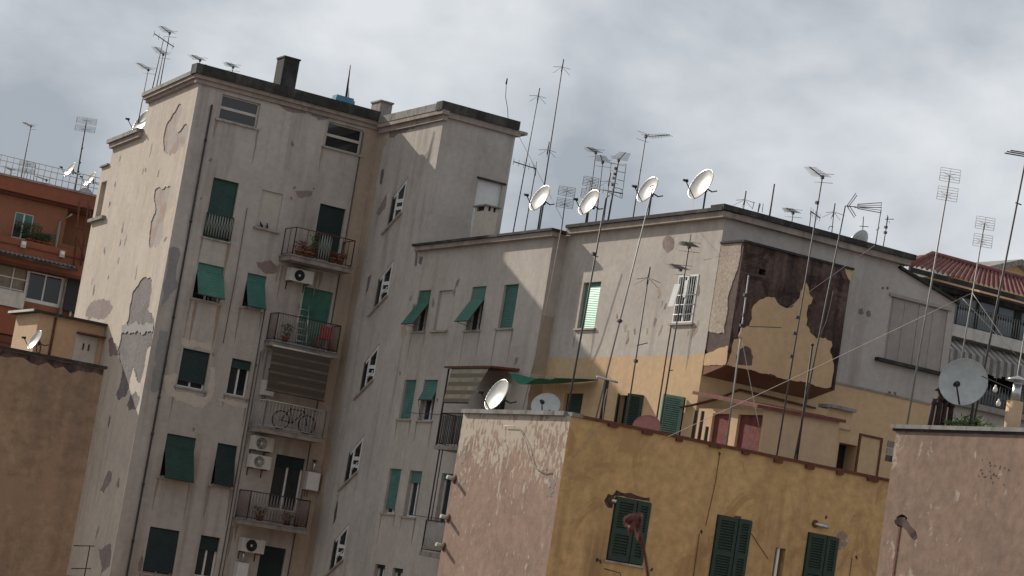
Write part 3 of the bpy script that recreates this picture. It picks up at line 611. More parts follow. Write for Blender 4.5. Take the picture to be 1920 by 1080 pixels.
def leaf(pl, u0, u1, z0, z1, o0, o1, mat, parent, name='shutter'):
    """louvred leaf from (u0,o0) to (u1,o1)"""
    a, c = pl.pt(u0, 0, o0), pl.pt(u1, 0, o1); d = (c - a).normalized(); n = V((d.y, -d.x, 0)); n = n if n.dot(pl.n) > 0 or abs(n.dot(pl.n)) < 1e-6 else -n
    L = (c - a).length; Q = Plane((a.x, a.y, 0), d, n); m_ = MB(); t, k = .09, .02
    zm = z0 + (z1 - z0) * .46
    for b_ in ((0, t, z0, z1), (L - t, L, z0, z1), (t, L - t, z0, z0 + .12), (t, L - t, z1 - t, z1), (t, L - t, zm - .06, zm + .06)): m_.pbox(Q, *b_, -k, k, mat)
    for za, zb in ((z0 + .12, zm - .06), (zm + .06, z1 - t)):
        n_ = int((zb - za) / .06)
        for i in range(n_):
            z = za + (zb - za) * (i + .5) / n_; m_.hexa([Q.pt(u, z + dz, o) for dz, oo in ((-.034, .014), (-.02, .014)) for u, o in ((t, oo), (L - t, oo), (L - t, oo - .03), (t, oo - .03))] if False else [Q.pt(t, z - .03, .018), Q.pt(L - t, z - .03, .018), Q.pt(L - t, z + .012, -.016), Q.pt(t, z + .012, -.016), Q.pt(t, z - .02, .02), Q.pt(L - t, z - .02, .02), Q.pt(L - t, z + .022, -.014), Q.pt(t, z + .022, -.014)], mat)
        m_.pbox(Q, t, L - t, za, zb, -.019, -.017, 'black')
    return m_.build(name, parent)
u0, z1 = P2y.uv((1164, 741)); u1 = P2y.uv((1199, 800))[0]
leaf(P2y, u0, u0 + .35, 18.9, z1, .02, .3, 'shutter_w', W); leaf(P2y, u1, u1 - .32, 18.9, z1, .02, .36, 'shutter_w', W)
W = window(wing, P2y, (1244, 745), (1278, 800), 'open', sill=False, frame='shutter_p', z0=18.9)
u0, z1 = P2y.uv((1244, 745)); u1 = P2y.uv((1278, 800))[0]
leaf(P2y, u0, u0 + .62, 18.9, z1, .03, .1, 'shutter_p', W); leaf(P2y, u1 - .02, u1 - .22, 18.9, z1, .04, .62, 'shutter_p', W)
w = MB(); wall(w, P2y, [(-YJ, 0), (-YR, 0)] + bd[::-1], 'yellow'); w.build('yellow_wall', wing)
w = MB(); cu0, cu1 = -YJ + .15, P2.uv((1122, 714))[0]; cz = P2.uv((1040, 716))[1]; nu, nv = 18, 7
def cl(i, j):
    tu, tv = i / nu, j / nv; u = cu0 + (cu1 - cu0 - .25 * tv) * tu
    return P2.pt(u, cz + .05 - .22 * 4 * tu * (1 - tu) * (.35 + .65 * tv) + .10 * math.sin(tu * 9 + tv * 2) * tv - .10 * tv, .03 + 1.35 * tv)
for i in range(nu):
    for j in range(nv): w.poly((cl(i, j), cl(i + 1, j), cl(i + 1, j + 1), cl(i, j + 1)), 'cloth', True)
w.tube([cl(0, nv), cl(nu, nv) + ZV * .04], .012, 'cable'); w.tube([cl(nu, 0) , cl(nu, nv)], .02, 'iron')
tag(w.build('shade_cloth'), 'sagging green shade cloth stretched over the terrace corner under the yellow wall', 'shade cloth')
# right end facade, grey above, yellow below, with the bare bay standing out
zy = 22.38
xw = [PR.uv(p) for p in ((1683, 503), (1800, 572))]
XW = PR.uv((1790, 590))[0]
pz = PR.uv((1672, 556)); pz2 = PR.uv((1762, 697))
PR.holes.append((rect(pz[0], pz2[0], pz2[1], pz[1]), .05, 'panel_grey'))
for i, (x, y, r) in enumerate(((1614, 584, .1), (1628, 588, .09), (1655, 540, .04), (1664, 540, .04), (1668, 737, .06), (1678, 738, .05))): ell_px(PR, (x, y), r, r, 'grey_peel', 130 + i)
w = MB(); wall(w, PR, [(XC2, zy), (XW, zy), (XW, xw[1][1] + .02), (41.7, xw[0][1]), (41.7, 26.6), (XC2, 26.6)], 'wall_grey'); w.build('end_wall', wing)
w = MB(); PRy.patches.append((wobble(rect(35.4, 39.6, 21.0, 21.72), .03, .4, 3), .004, 'soffit')) if False else None
wall(w, PRy, rect(XC2, XW, 0, zy), 'yellow'); w.pbox(PRy, 39.5, XW, zy - .03, zy + .03, -.01, .03, 'slab_edge'); w.build('lower_end_wall', wing)
w = MB(); dx = (pz2[0] - pz[0]) / 4
for i in range(4): w.pbox(PR, pz[0] + dx * i + .008, pz[0] + dx * (i + 1) - .008, pz2[1], pz[1] - .03, -.045, -.02 - .004 * (i % 2), 'panel_grey')
W = w.build('window_panel', wing)
w = MB(); w.pbox(PR, pz[0] - .3, XW + .02, pz2[1] - .12, pz2[1] - .02, -.02, .18, 'dark_cap'); w.build('sill', W); w = MB(); w.pbox(PR, pz[0] - .1, pz2[0] + .1, pz[1] + .01, pz[1] + .1, -.02, .06, 'panel_grey'); w.build('lintel', W)
# mass behind: roof and hidden sides
w = MB()
w.poly([(XB, YJ, 26.25), (41.7, YJ, 26.25), (41.7, YT, 26.25), (XB, YT, 26.25)], 'roof'); w.poly([(XC2, YR, 26.5), (41.7, YR, 26.5), (41.7, YJ, 26.5), (XC2, YJ, 26.5)], 'roof')
w.poly([(41.7, YR, 0), (41.7, YT, 0), (41.7, YT, 26.2), (41.7, YR, 26.2)], 'wall_grey'); w.poly([(37.85, YT, 0), (41.7, YT, 0), (41.7, YT, 26.25), (37.85, YT, 26.25)], 'wall_grey')
w.poly([(41.7, YR, xw[0][1]), (XW, YR, xw[1][1]), (XW, YR + 6, xw[1][1]), (41.7, YR + 6, xw[0][1])], 'roof'); w.poly([(XW, YR, 0), (XW, YR, xw[1][1]), (XW, YR + 6, xw[1][1]), (XW, YR + 6, 0)], 'wall_grey')
w.build('roof', wing)
w = MB()
w.pbox(P1, -YT - .2, -YJ + .2, 26.1, 26.25, -.1, .2, 'cornice')
w.pbox(P2, -YJ + .22, -YR + .185, 26.24, 26.421, -.1, .195, 'cornice')
w.pbox(PR, XC2 - .18, 42.0, 26.26, 26.44, -.1, .2, 'cornice')
w.build('cornice', wing)
for pl_, a_ in ((P1, (-YT - .3, -YJ + .28, 26.25, 26.33, -.4, .28, 'dark_cap')), (P2, (-YJ + .29, -YR + .2, 26.42, 26.52, -.4, .28, 'dark_cap')), (PR, (XC2 - .27, 42.1, 26.442, 26.6, -.4, .28, 'dark_cap'))):
    w = MB(); w.pbox(pl_, *a_); w.build('parapet', wing)
w = MB()
w.hexa([V((41.72, YR - .12, xw[0][1])), V((XW + .05, YR - .12, xw[1][1])), V((XW + .05, YR + .4, xw[1][1])), V((41.72, YR + .4, xw[0][1])), V((41.72, YR - .12, xw[0][1] + .08)), V((XW + .05, YR - .12, xw[1][1] + .08)), V((XW + .05, YR + .4, xw[1][1] + .08)), V((41.72, YR + .4, xw[0][1] + .08))], 'dark_cap')
w.build('parapet', wing)
# the bay
YBX, BX0, BX1, BZ0, BZ1 = 52.28, XC2 + .02, 39.18, 22.0, 25.5
bay = MB(); PBX = PA(YBX); PBS = PB(BX0)
z8 = lambda x, y: (x / 6 + 1280, y / 6 + 540)
main = [z8(*p) for p in ((575, 575), (625, 572), (660, 520), (668, 450), (745, 425), (778, 345), (772, 250), (800, 190), (870, 130), (960, 98), (1030, 105), (1085, 190), (1180, 225), (1230, 215), (1265, 160), (1310, 115), (1325, 40))] + [(1505, 540), (1510, 529), (1516, 545)] + [z8(*p) for p in ((1420, 60), (1460, 110), (1440, 180), (1410, 190), (1390, 280), (1385, 420), (1430, 500), (1500, 570), (1600, 560), (1670, 600), (1680, 650), (1655, 690), (1680, 780), (1700, 900), (1690, 1000), (1715, 1060))] + [(1568, 728)]
pts = [PBX.uv(p) for p in main]; pts = [(min(max(u, BX0 + .01), BX1 - .15), max(z, BZ0 + .01)) for u, z in pts] + [(BX1 - .25, BZ0 + .01), (BX0 + .01, BZ0 + .01)]
PBX.patches.append((wobble(pts[::-1], .03, .1, 5), .022, 'yellow'))
PBX.patches.append((wobble([PBX.uv(p) for p in ((1597, 507), (1583, 503), (1588, 518), (1594, 527))], .02, .1, 6), .02, 'yellow'))
pp = [PBX.uv(z8(*p)) for p in ((600, 866), (775, 868), (770, 740), (745, 670), (700, 650), (640, 690), (600, 760))]; PBX.patches.append((wobble(pp, .03, .1, 8), .027, 'peel_mid'))
pp = [PBX.uv(p) for p in ((1376, 634), (1384, 632), (1388, 600), (1396, 575), (1398, 545), (1394, 520), (1388, 540), (1382, 580), (1373, 610))]; PBX.patches.append((wobble(pp, .03, .12, 9), .004, 'peel_mid'))
u0, z1 = PBX.uv((1424, 503)); u1, z0 = PBX.uv((1435, 517)); PBX.holes.append((rect(u0, u1, z0, z1), .3, 'black'))
wall(bay, PBX, rect(BX0, BX1, BZ0, BZ1), 'dark_peel_and_shadow')
up_ = [(u, z) for u, z in wobble([(-YR, 23.0), (-YBX - .3, 22.9), (-YBX - .38, 24.0), (-YBX - .1, 24.9), (-YBX - .06, BZ1), (-YR, BZ1)], .04, .12, 8)]
PBS.patches.append((wobble([(-YR + .02, BZ0 + .02), (-YBX - .02, BZ0 + .02), (-YBX - .02, 22.55), (-YR + .02, 22.3)], .03, .12, 2), .012, 'yellow'))
PBS.patches.append(([(max(u, -YR + .01), min(z, BZ1 - .01)) for u, z in up_], .014, 'rough_pale'))
wall(bay, PBS, rect(-YR, -YBX, BZ0, BZ1), 'peel_mid')
bay.poly([(BX0, YBX, BZ0), (BX0, YR, BZ0 - .28), (BX1, YR, BZ0 - .28), (BX1, YBX, BZ0)], 'soffit'); bay.poly([(BX0, YBX, BZ0), (BX0, YR, BZ0), (BX0, YR, BZ0 - .28)], 'soffit')
bay.poly([(BX1, YBX, BZ0), (BX1, YR, BZ0 - .28), (BX1, YR, BZ1), (BX1, YBX, BZ1)], 'dark_peel_and_shadow')
bay.box((BX0 - .06, YBX - .06, BZ1), (BX1 + .06, YR, BZ1 + .06), 'dark_cap')
bay.build('bare_bay', wing)
w = MB(); w.box((BX1 + .02, YR - .2, BZ0 + .3), (BX1 + .14, YR - .02, 24.6), 'black'); w.build('shade_strip', wing)  # black strip put in for the deep shade and stain beside the bay
# rusty pipe that runs round the corner under the bay
w = MB(); w.tube([P2.pt(-YR - .9, 20.0, .1), P2.pt(-YR - .9, 20.75, .1), P2.pt(-YR - .02, 20.85, .12), (XC2 + .7, YR - .1, 21.2), (XC2 + 1.3, YR - .1, 21.55), (XC2 + 4, YR - .1, 21.5)], .035, 'rust'); w.build('downpipe', wing)
# roofed balcony on the side wall
ur, zr = P1.uv((975, 692)); oc, zc = P1.oz((925, 690), ur); oc = max(.9, min(1.5, oc)); Q = Plane(P1.pt(0, 0, oc), P1.u, P1.n)
ul = Q.uv((838, 688))[0]; ur = min(ur, Q.uv((930, 690))[0] + .3)
w = MB()
k = int((ur - ul) / .2)
for i in range(k):
    ua, ub = ul + (ur - ul) * i / k, ul + (ur - ul) * (i + .92) / k
    w.hexa([P1.pt(ua, zc, oc + .1), P1.pt(ub, zc, oc + .1), P1.pt(ub, zc + .1, 0), P1.pt(ua, zc + .1, 0), P1.pt(ua, zc + .06, oc + .1), P1.pt(ub, zc + .06, oc + .1), P1.pt(ub, zc + .16, 0), P1.pt(ua, zc + .16, 0)], 'redsheet')
Bc = w.build('canopy', wing)
q0 = Q.uv((820, 834)); zf = q0[1]
s_ = MB(); s_.pbox(P1, ul + .0, ur, zf - .14, zf, 0, oc, 'slab_edge'); B = s_.build('balcony', wing)
r = MB(); railing(r, P1.pt(ul + .05, zf, oc - .04), P1.pt(ur - .05, zf, oc - .04), 1.05, 'iron', 'vert', .11); railing(r, P1.pt(ul + .05, zf, .02), P1.pt(ul + .05, zf, oc - .04), 1.05, 'iron', 'vert', .11)
n_ = 40
for i in range(n_):
    ua = ul + .08 + (ur - ul - .16) * i / n_; ub = ul + .08 + (ur - ul - .16) * (i + 1) / n_
    r.poly((P1.pt(ua, zf + .08, oc - .07), P1.pt(ub, zf + .08, oc - .07 - (.03 if i % 2 else -.03)), P1.pt(ub, zf + .98, oc - .07 - (.03 if i % 2 else -.03)), P1.pt(ua, zf + .98, oc - .07)), 'corrugated')
r.build('railing', B)
for u in (ul + .06, ur - .06): w = MB(); w.tube([P1.pt(u, zf, oc - .05), P1.pt(u, zc, oc - .05)], .03, 'iron'); w.build('post', B)
W = window(wing, PB(XB), (0, 0), (1, 1), 'open') if False else None
w = MB(); w.pbox(P1, ur - 1.3, ur - .5, zf, zf + 2.1, .0, .04, 'black'); w.pbox(P1, ur - 1.4, ur - 1.3, zf, zf + 2.2, .0, .06, 'offwhite'); w.pbox(P1, ur - .5, ur - .4, zf, zf + 2.2, .0, .06, 'offwhite'); w.pbox(P1, ur - 1.3, ur - .5, zf + 2.1, zf + 2.2, .0, .06, 'offwhite'); w.build('door', wing)
a_ = [Q.uv(p) for p in ((851, 694), (920, 697), (887, 760), (853, 757))]
zt = zc - .02; zb = a_[3][1]; w = MB(); u_a, u_b, u_c = a_[0][0], a_[1][0], a_[2][0]
for i in range(14):
    t0, t1 = i / 14, (i + 1) / 14; za, zb_ = zt + (zb - zt) * t0, zt + (zb - zt) * t1
    w.poly((P1.pt(u_a, za, oc + .08 + t0 * .12), P1.pt(u_a, zb_, oc + .08 + t1 * .12), P1.pt(u_b + (u_c - u_b) * t1, zb_, oc + .08 + t1 * .12), P1.pt(u_b + (u_c - u_b) * t0, za, oc + .08 + t0 * .12)), 'awning')
w.tube([P1.pt(u_a, zb, oc + .2), P1.pt(u_c, zb, oc + .2)], .025, 'iron'); w.tube([P1.pt(u_a, zt, oc + .06), P1.pt(u_b, zt, oc + .06)], .04, 'iron')
tag(w.build('awning'), 'dark and cream striped awning hanging under the small red canopy', 'awning')
q0 = (Q.uv((787, 1032))); zf2 = q0[1]
s_ = MB(); s_.pbox(P1, q0[0], ur, zf2 - .16, zf2, 0, oc, 'slab_edge'); B = s_.build('balcony', wing)
r = MB(); railing(r, P1.pt(q0[0] + .05, zf2, oc - .04), P1.pt(ur - .05, zf2, oc - .04), 1.0, 'bars_w', 'vert', .1, 'iron'); railing(r, P1.pt(q0[0] + .05, zf2, .02), P1.pt(q0[0] + .05, zf2, oc - .04), 1.0, 'bars_w', 'vert', .1, 'iron')
r.pbox(P1, q0[0] + .08, ur - .05, zf2 + .1, zf2 + .85, oc - .075, oc - .06, 'offwhite'); r.build('railing', B)
w = MB(); w.tube([P1.pt(q0[0] + .03, zf2 + .2, oc - .1), P1.pt(q0[0] + .03, zf - .1, oc - .1)], .025, 'iron'); w.build('post', B); w = MB(); w.tube([P1.pt(q0[0] + .25, zf2 + .2, oc - .1), P1.pt(q0[0] + .25, zf - .1, oc - .1)], .018, 'iron'); w.build('post', B)
# ================================================================ OCHRE FOREGROUND HOUSE (pink gable + ochre front)
YF, XF, XP = 44.79, 26.31, 35.56
och = thing('town_house', (31, 47, 0), 'foreground house with ochre front, dark green louvred shutters and a flaking pink gable', 'house')
PO, PG = PA(YF), PB(XF)
zt = 19.07; gl = PG.uv((870, 770))[0]
def shut_win(tl, br, z0=None, split=.6):
    u0, z1 = PO.uv(tl); u1, zz = PO.uv(br); z0 = zz if z0 is None else z0
    PO.holes.append((rect(u0, u1, z0, z1), .2, 'dark'))
    f = MB()
    for a in ((u0, u0 + .04, z0, z1), (u1 - .04, u1, z0, z1), (u0 + .04, u1 - .04, z1 - .04, z1)): f.pbox(PO, *a, -.1, .0, 'shutter_w')
    W = f.build('window', och); um = u0 + (u1 - u0) * split
    leaf(PO, u0 + .02, um - .01, z0 + .02, z1 - .02, .035, .035, 'shutter_w', W); leaf(PO, um + .01, u1 - .01, z0 + .02, z1 - .02, .045, .03, 'shutter_w', W)
    s_ = MB(); s_.pbox(PO, u0 - .05, u1 + .05, z0 - .05, z0 - .003, -.05, .05, 'sill'); s_.build('sill', W)
    return u0, u1, z0, z1
a1 = shut_win((1154, 930), (1203, 1061)); a2 = shut_win((1345, 964), (1391, 1105)); a3 = shut_win((1515, 997), (1554, 1140))
u0, z1 = PO.uv((1455, 1026)); u1 = PO.uv((1474, 1028))[0]; PO.holes.append((rect(u0, u1, z1 - 1.2, z1), .25, 'dark'))
f = MB(); f.pbox(PO, u0 + .1, u0 + .17, z1 - 1.2, z1, -.12, -.06, 'white'); f.pbox(PO, u0, u0 + .1, z1 - 1.2, z1, -.2, -.18, 'glass'); f.build('window', och)
patch_px(PO, [(1133, 938), (1140, 926), (1148, 929), (1156, 919), (1170, 925), (1182, 924), (1200, 931), (1218, 932), (1218, 940), (1152, 929.5), (1148, 952), (1140, 952)], 'dark_peel_and_shadow', .008, .03, 201, .08)
patch_px(PO, [(1570, 1000), (1580, 995), (1589, 1004), (1588, 1022), (1578, 1030), (1567, 1030), (1566, 1012)], 'pink', .004, .02, 202, .08)
patch_px(PO, [(1566, 905), (1612, 905), (1616, 935), (1600, 958), (1578, 944), (1570, 925)], 'brown_wall', .003, .06, 203, .12) if False else None
for i, (x, y) in enumerate(((1349, 851), (1549, 970), (1315, 997), (1606, 1045), (1120, 1050), (1126, 1053), (1222, 1068))): ell_px(PO, (x, y), .035, .045, 'dark_peel_and_shadow', 210 + i)
patch_px(PO, [(1376, 967), (1390, 968), (1390, 972), (1378, 970)], 'redsheet', .005, .01, 205, .06)
w = MB(); wall(w, PO, rect(XF, XP + 1.2, 0, zt), 'ochre'); w.build('front_wall', och)
# gable: remains of pale plaster at the top, torn edge
top = [PG.uv(p) for p in ((872, 776), (1069, 781))]
low = [PG.uv(p) for p in ((1045, 905), (1022, 892), (1000, 880), (985, 885), (960, 884), (940, 893), (925, 898), (905, 897), (893, 890), (888, 860), (895, 830), (905, 810), (893, 800), (878, 800))]
for i, (x, y, r) in enumerate(((870, 900, .1), (868, 860, .12), (872, 840, .1), (1030, 925, .14), (1035, 905, .16))): ell_px(PG, (x, y), r, r * .8, 'streak', 220 + i, .004, 12, .5)
PG.patches.append((wobble(rect(-YF - .9, -YF - .7, 17.0, zt - .2), .08, .15, 4), .0095, 'pink2')) if False else None
w = MB(); wall(w, PG, rect(gl, -YF, 0, zt), 'pink'); w.build('gable_wall', och)
w = MB(); w.poly([(XF, YF, 18.75), (XP + 1.2, YF, 18.75), (XP + 1.2, 53.3, 18.75), (XC2 - .1 + 0 * XF, 53.3, 18.75), (XC2 - .1, -gl, 18.75), (XF, -gl, 18.75)], 'roof')
w.poly([(XF, -gl, 0), (XC2 - .1, -gl, 0), (XC2 - .1, -gl, 18.75), (XF, -gl, 18.75)], 'pink'); w.build('terrace', och)
w = MB(); w.box((XF - .08, -gl, zt), (XF + .3, YF + .2, zt + .1), 'cap_grey'); w.build('coping', och)
w = MB(); w.box((XF + .3, YF - .05, zt + .001), (XP + 1.2, YF + .25, zt + .07), 'rust'); w.box((XF, YF - .05, zt + .001), (XF + .3, YF + .2, zt + .09), 'cap_grey')
rnd = random.Random(3)
for i in range(9):
    x = XF + 1 + i * .95; w.box((x, YF - .08, zt - .05 - rnd.random() * .05), (x + .15 + rnd.random() * .2, YF - .01, zt + .0), 'rust')
w.build('parapet_flashing', och)
# white drain spouts poking from the gable edge, and pipe stubs over the shutters
def stub(p, r, L, mat, label, pl=PO, slope=0):
    a = pl.pt(*pl.uv(p), 0); m_ = MB(); m_.tube([a, a + pl.n * (L * .4) + V((L * .9, 0, -L * .1)) if pl is PO else a + pl.n * L], r, mat, 10)
    m_.lathe(a, pl.n, ((r * 1.9, -.01), (r * 1.9, .03), (r, .03)), 'rust', 12)
    return m_
for p, L in (((1146, 938), .12), ((1528, 982), .34)): stub(p, .05, L, 'zinc', '').build('vent_pipe', och)
for p in ((850, 898), (836, 971), (829, 1024)):
    u, z = PG.uv(p); m_ = MB(); a = PG.pt(gl + .1, z, 0); m_.tube([a, a + V((-.22, .0, .02))], .05, 'offwhite', 8); m_.lathe(a, V((-1, 0, 0)), ((.11, 0), (.11, .02), (.05, .02)), 'rust', 10); m_.build('drain_spout', och)
for px_ in (((1349, 852), (1341, 905), (1323, 985)), ((1311, 1000), (1299, 1085)), ((1597, 1046), (1592, 1085)), ((1408, 1000), (1440, 1048))):
    w = MB(); w.tube([PO.pt(*PO.uv(p), .012) for p in px_], .008, 'rust', 4); w.build('wall_cable', och)
w = MB(); w.tube([PO.pt(*PO.uv(p), o) for p, o in (((1132, 1066), .02), ((1152, 1073), .25), ((1154, 1085), .25))], .012, 'iron', 5); w.build('washing_bracket', och)

# ================================================================ MAUVE-PINK HOUSE at the right edge
pk = thing('pink_house', (40, 40, 0), 'mauve-pink house wall at the right edge with a black hole and scraped paint', 'house')
_a = dep((1681, 804), 40); XPK, YPK, zp = _a.x, _a.y, _a.z; PP = PB(XPK)
rnd = random.Random(11)
for i in range(26):
    x, y = 1855 + rnd.gauss(0, 11), 882 + rnd.gauss(0, 15); ell_px(PP, (x, y), rnd.uniform(.006, .022), rnd.uniform(.006, .022), 'peel_mid', 260 + i, .003, 7, .7)
patch_px(PP, [(1677, 975), (1686, 970), (1697, 970), (1706, 985), (1717, 997), (1719, 1008), (1713, 1012), (1700, 995), (1690, 986), (1679, 983)], 'dark_peel_and_shadow', .004, .015, 241, .06)  # dark patch painted as the pipe's cast shadow, slanting down to the right
u, z = PP.uv((1690, 977)); PP.holes.append(([(u + .17 * math.cos(t * .5236) * (1 if t % 2 else .8), z + .12 * math.sin(t * .5236)) for t in range(12)], .35, 'black'))
PP.patches.append((rect(PP.uv((1684, 1000))[0], PP.uv((1684, 1000))[0] + .05, 8, z - .1), .01, 'redsheet'))
w = MB(); wall(w, PP, rect(-YPK, -YPK + 12, 0, zp), 'pink2'); w.build('gable_wall', pk)
w = MB(); y0_ = YPK - 12; w.poly([(XPK, y0_, zp - .3), (XPK + 6, y0_, zp - .3), (XPK + 6, YPK, zp - .3), (XPK, YPK, zp - .3)], 'roof'); w.poly([(XPK, YPK, 0), (XPK + 6, YPK, 0), (XPK + 6, YPK, zp - .3), (XPK, YPK, zp - .3)], 'yellow'); w.poly([(XPK, y0_, 0), (XPK + 6, y0_, 0), (XPK + 6, y0_, zp - .3), (XPK, y0_, zp - .3)], 'pink2'); w.poly([(XPK + 6, y0_, 0), (XPK + 6, YPK, 0), (XPK + 6, YPK, zp - .3), (XPK + 6, y0_, zp - .3)], 'pink2'); w.build('terrace', pk)
w = MB(); w.box((XPK - .06, YPK - 12, zp), (XPK + .3, YPK + .1, zp + .07), 'cap_grey'); w.box((XPK - .025, YPK - 12, zp - .04), (XPK + .2, YPK + .08, zp - .001), 'dark_cap'); w.build('coping', pk)

# ================================================================ TERRACE HUT and service wall
hut = thing('terrace_hut', (34, 49, 18.75), 'ochre roof-terrace hut with two red curtained doorways in its sunlit side', 'hut')
hd = 60.5; A = dep((1432, 768), hd); hx, hy, hz = A.x, A.y, A.z
PHB, PHA = PB(hx), PA(hy)
for tl, br in (((1337, 775), (1362, 842)), ((1385, 777), (1420, 858))):
    u0, z1 = PHB.uv(tl); u1, _ = PHB.uv(br); PHB.holes.append((rect(u0, u1, 18.77, z1), .08, 'red_door'))
ul = PHB.uv((1306, 800))[0]; ur_ = PHA.uv((1573, 800))[0]
w = MB(); wall(w, PHB, rect(ul, -hy, 18.75, hz), 'yellow'); wall(w, PHA, rect(hx, ur_, 18.75, hz + .12), 'beige'); w.poly([(ur_, hy, 18.75), (ur_, -ul, 18.75), (ur_, -ul, hz + .1), (ur_, hy, hz + .1)], 'beige'); w.build('wall', hut)
w = MB(); w.hexa([V(p) for p in ((hx - .3, hy - .12, hz), (ur_ + .12, hy - .12, hz + .1), (ur_ + .12, -ul, hz + .45), (hx - .3, -ul, hz + .35), (hx - .3, hy - .12, hz + .09), (ur_ + .12, hy - .12, hz + .19), (ur_ + .12, -ul, hz + .54), (hx - .3, -ul, hz + .44))], 'redsheet')
w.box((hx - .26, hy + .1, hz - .1), (hx - .03, -ul - .1, hz - .002), 'white') if False else None
w.build('roof', hut)
for p0, p1 in (((1305, 770), (1300, 832)), ((1318, 771), (1313, 838)), ((1326, 800), (1321, 842))):
    a, c = dep(p0, hd - 1), dep(p1, hd - 1); w = MB(); w.tube([a, (a.x, a.y, 18.75)], .05, 'copper', 6); w.build('post', hut)
sv = thing('service_wall', (36.5, 48, 18.75), 'peach terrace wall with a black opening and a framed pale door beside the hut', 'wall')
PS = PA(hy + .35); s0 = ur_ - .2; s1 = XP + 2.6
zA = PS.uv((1578, 769))[1]; 
u0, z1 = PS.uv((1574, 829)); u1 = PS.uv((1607, 838))[0]; PS.holes.append((rect(u0, u1, 18.8, z1), .5, 'black'))
w = MB(); wall(w, PS, rect(s0, s1, 18.75, zA), 'yellow'); w.box((s0, hy + .2, zA), (s1, hy + .8, zA + .09), 'cap_grey'); w.pbox(PS, s0, s1, zA - .5, zA - .38, 0, .05, 'beige'); w.build('wall', sv)
u0, z1 = PS.uv((1611, 812)); u1 = PS.uv((1654, 823))[0]
w = MB(); w.pbox(PS, u0, u0 + .06, 18.8, z1, .0, .05, 'rust'); w.pbox(PS, u1 - .06, u1, 18.8, z1, .0, .05, 'rust'); w.pbox(PS, u0 + .06, u1 - .06, z1 - .06, z1, .0, .05, 'rust'); D_ = w.build('door_frame', sv)
w = MB(); w.pbox(PS, u0 + .06, u1 - .06, 18.8, z1 - .06, .002, .02, 'yellow'); w.build('door', D_)
u0, z1 = PS.uv((1663, 835)); u1, z0 = PS.uv((1668, 866)); w = MB()
for i in range(3): w.pbox(PS, u0, u1 + .06, z0 + i * .2, z0 + i * .2 + .17, .002, .04, ('dark_cap', 'panel_grey', 'mauve_peel')[i])
w.build('meter_box', sv)

# ================================================================ BROWN FOREGROUND HOUSE at the left edge
br_ = thing('brown_house', (14, 56, 0), 'dark brown stained blank house wall in the lower left corner', 'house')
A = dep((196, 692), 55); bx, by, bz = A.x, A.y, A.z; PBR = PA(by)
rnd = random.Random(9); lo_ = []
for i in range(40):
    u = bx - .02 - i * .2; lo_.append((u, bz - .1 - .3 * max(0, noise.noise(V((u * 1.9, 3.3, 0)))) - .35 * max(0, noise.noise(V((u * 5, 9, 0)))) - rnd.random() * .06))
PBR.patches.append(([(bx - .02, bz - .02)] + [(lo_[-1][0], bz - .02)] + lo_[::-1], .004, 'dark_peel_and_shadow'))
0 and PBR.patches.append((wobble([(bx - .3, 4), (bx - .02, 4), (bx - .02, bz - .15), (bx - .14, bz - .15)], .06, .3, 6), .003, 'dark_peel_and_shadow'))
w = MB(); wall(w, PBR, rect(bx - 12, bx, 0, bz), 'brown_wall'); w.build('wall', br_)
w = MB(); w.poly([(bx - 12, by, bz - .1), (bx, by, bz - .1), (bx, by + 9, bz - .1), (bx - 12, by + 9, bz - .1)], 'roof'); w.poly([(bx, by, 0), (bx, by + 9, 0), (bx, by + 9, bz - .05), (bx, by, bz - .05)], 'brown_wall'); w.poly([(bx - 12, by + 9, 0), (bx, by + 9, 0), (bx, by + 9, bz - .1), (bx - 12, by + 9, bz - .1)], 'brown_wall'); w.build('roof', br_)
w = MB(); w.box((bx - 12, by - .06, bz), (bx + .05, by + .3, bz + .07), 'dark_cap'); w.build('coping', br_)

# ================================================================ PEACH HUT against the flank wall
ph = thing('peach_hut', (26.5, 86, 0), 'peach rooftop hut with a dark eave built against the cream flank wall', 'hut')
YH = 83.3; PH = PA(YH); hx0 = PH.uv((68, 620))[0]; hx1 = xl(YH) - .01; zh0, zh1 = PH.uv((68, 592))[1], PH.uv((200, 606))[1]; zh = (zh0 + zh1) / 2
PHL = PB(hx0); ulh = PHL.uv((28, 610))[0]
w = MB(); wall(w, PHL, rect(ulh, -YH, 0, zh), 'beige'); wall(w, PH, rect(hx0, hx1, 0, zh), 'beige'); w.poly([(hx0, -ulh, 0), (hx1, -ulh, 0), (hx1, -ulh, zh), (hx0, -ulh, zh)], 'beige'); w.build('wall', ph)
w = MB(); w.box((hx0 - .25, YH - .22, zh), (hx1 + .1, -ulh + .3, zh + .09), 'dark_cap'); w.box((hx0 - .28, YH - .1, zh + .02), (hx0 - .251, -ulh + .3, zh + .11), 'offwhite'); w.build('roof', ph)
u0, z1 = PH.uv((143, 626)); u1 = PH.uv((183, 640))[0]; w = MB(); w.pbox(PH, u0, u1, z1 - 1.6, z1, .0, .04, 'offwhite')
for k in (.35, .6): w.pbox(PH, u0 + (u1 - u0) * k, u0 + (u1 - u0) * k + .07, z1 - .55, z1 - .3, .041, .05, 'rust')
w.pbox(PH, u0 - .0, u1 + .35, z1 + .02, z1 + .08, .0, .35, 'rust'); w.build('door', ph)
w = MB(); u = PH.uv((103, 602))[0]; w.tube([PH.pt(u, zh - .05, .05), PH.pt(u, zh - 1.7, .05)], .05, 'rust', 6); w.tube([PH.pt(u, zh - 1.6, .06), PH.pt(u - .5, zh - 1.45, .06), PH.pt(u - .55, zh - 1.1, .06)], .02, 'rust', 5); w.build('downpipe', ph)

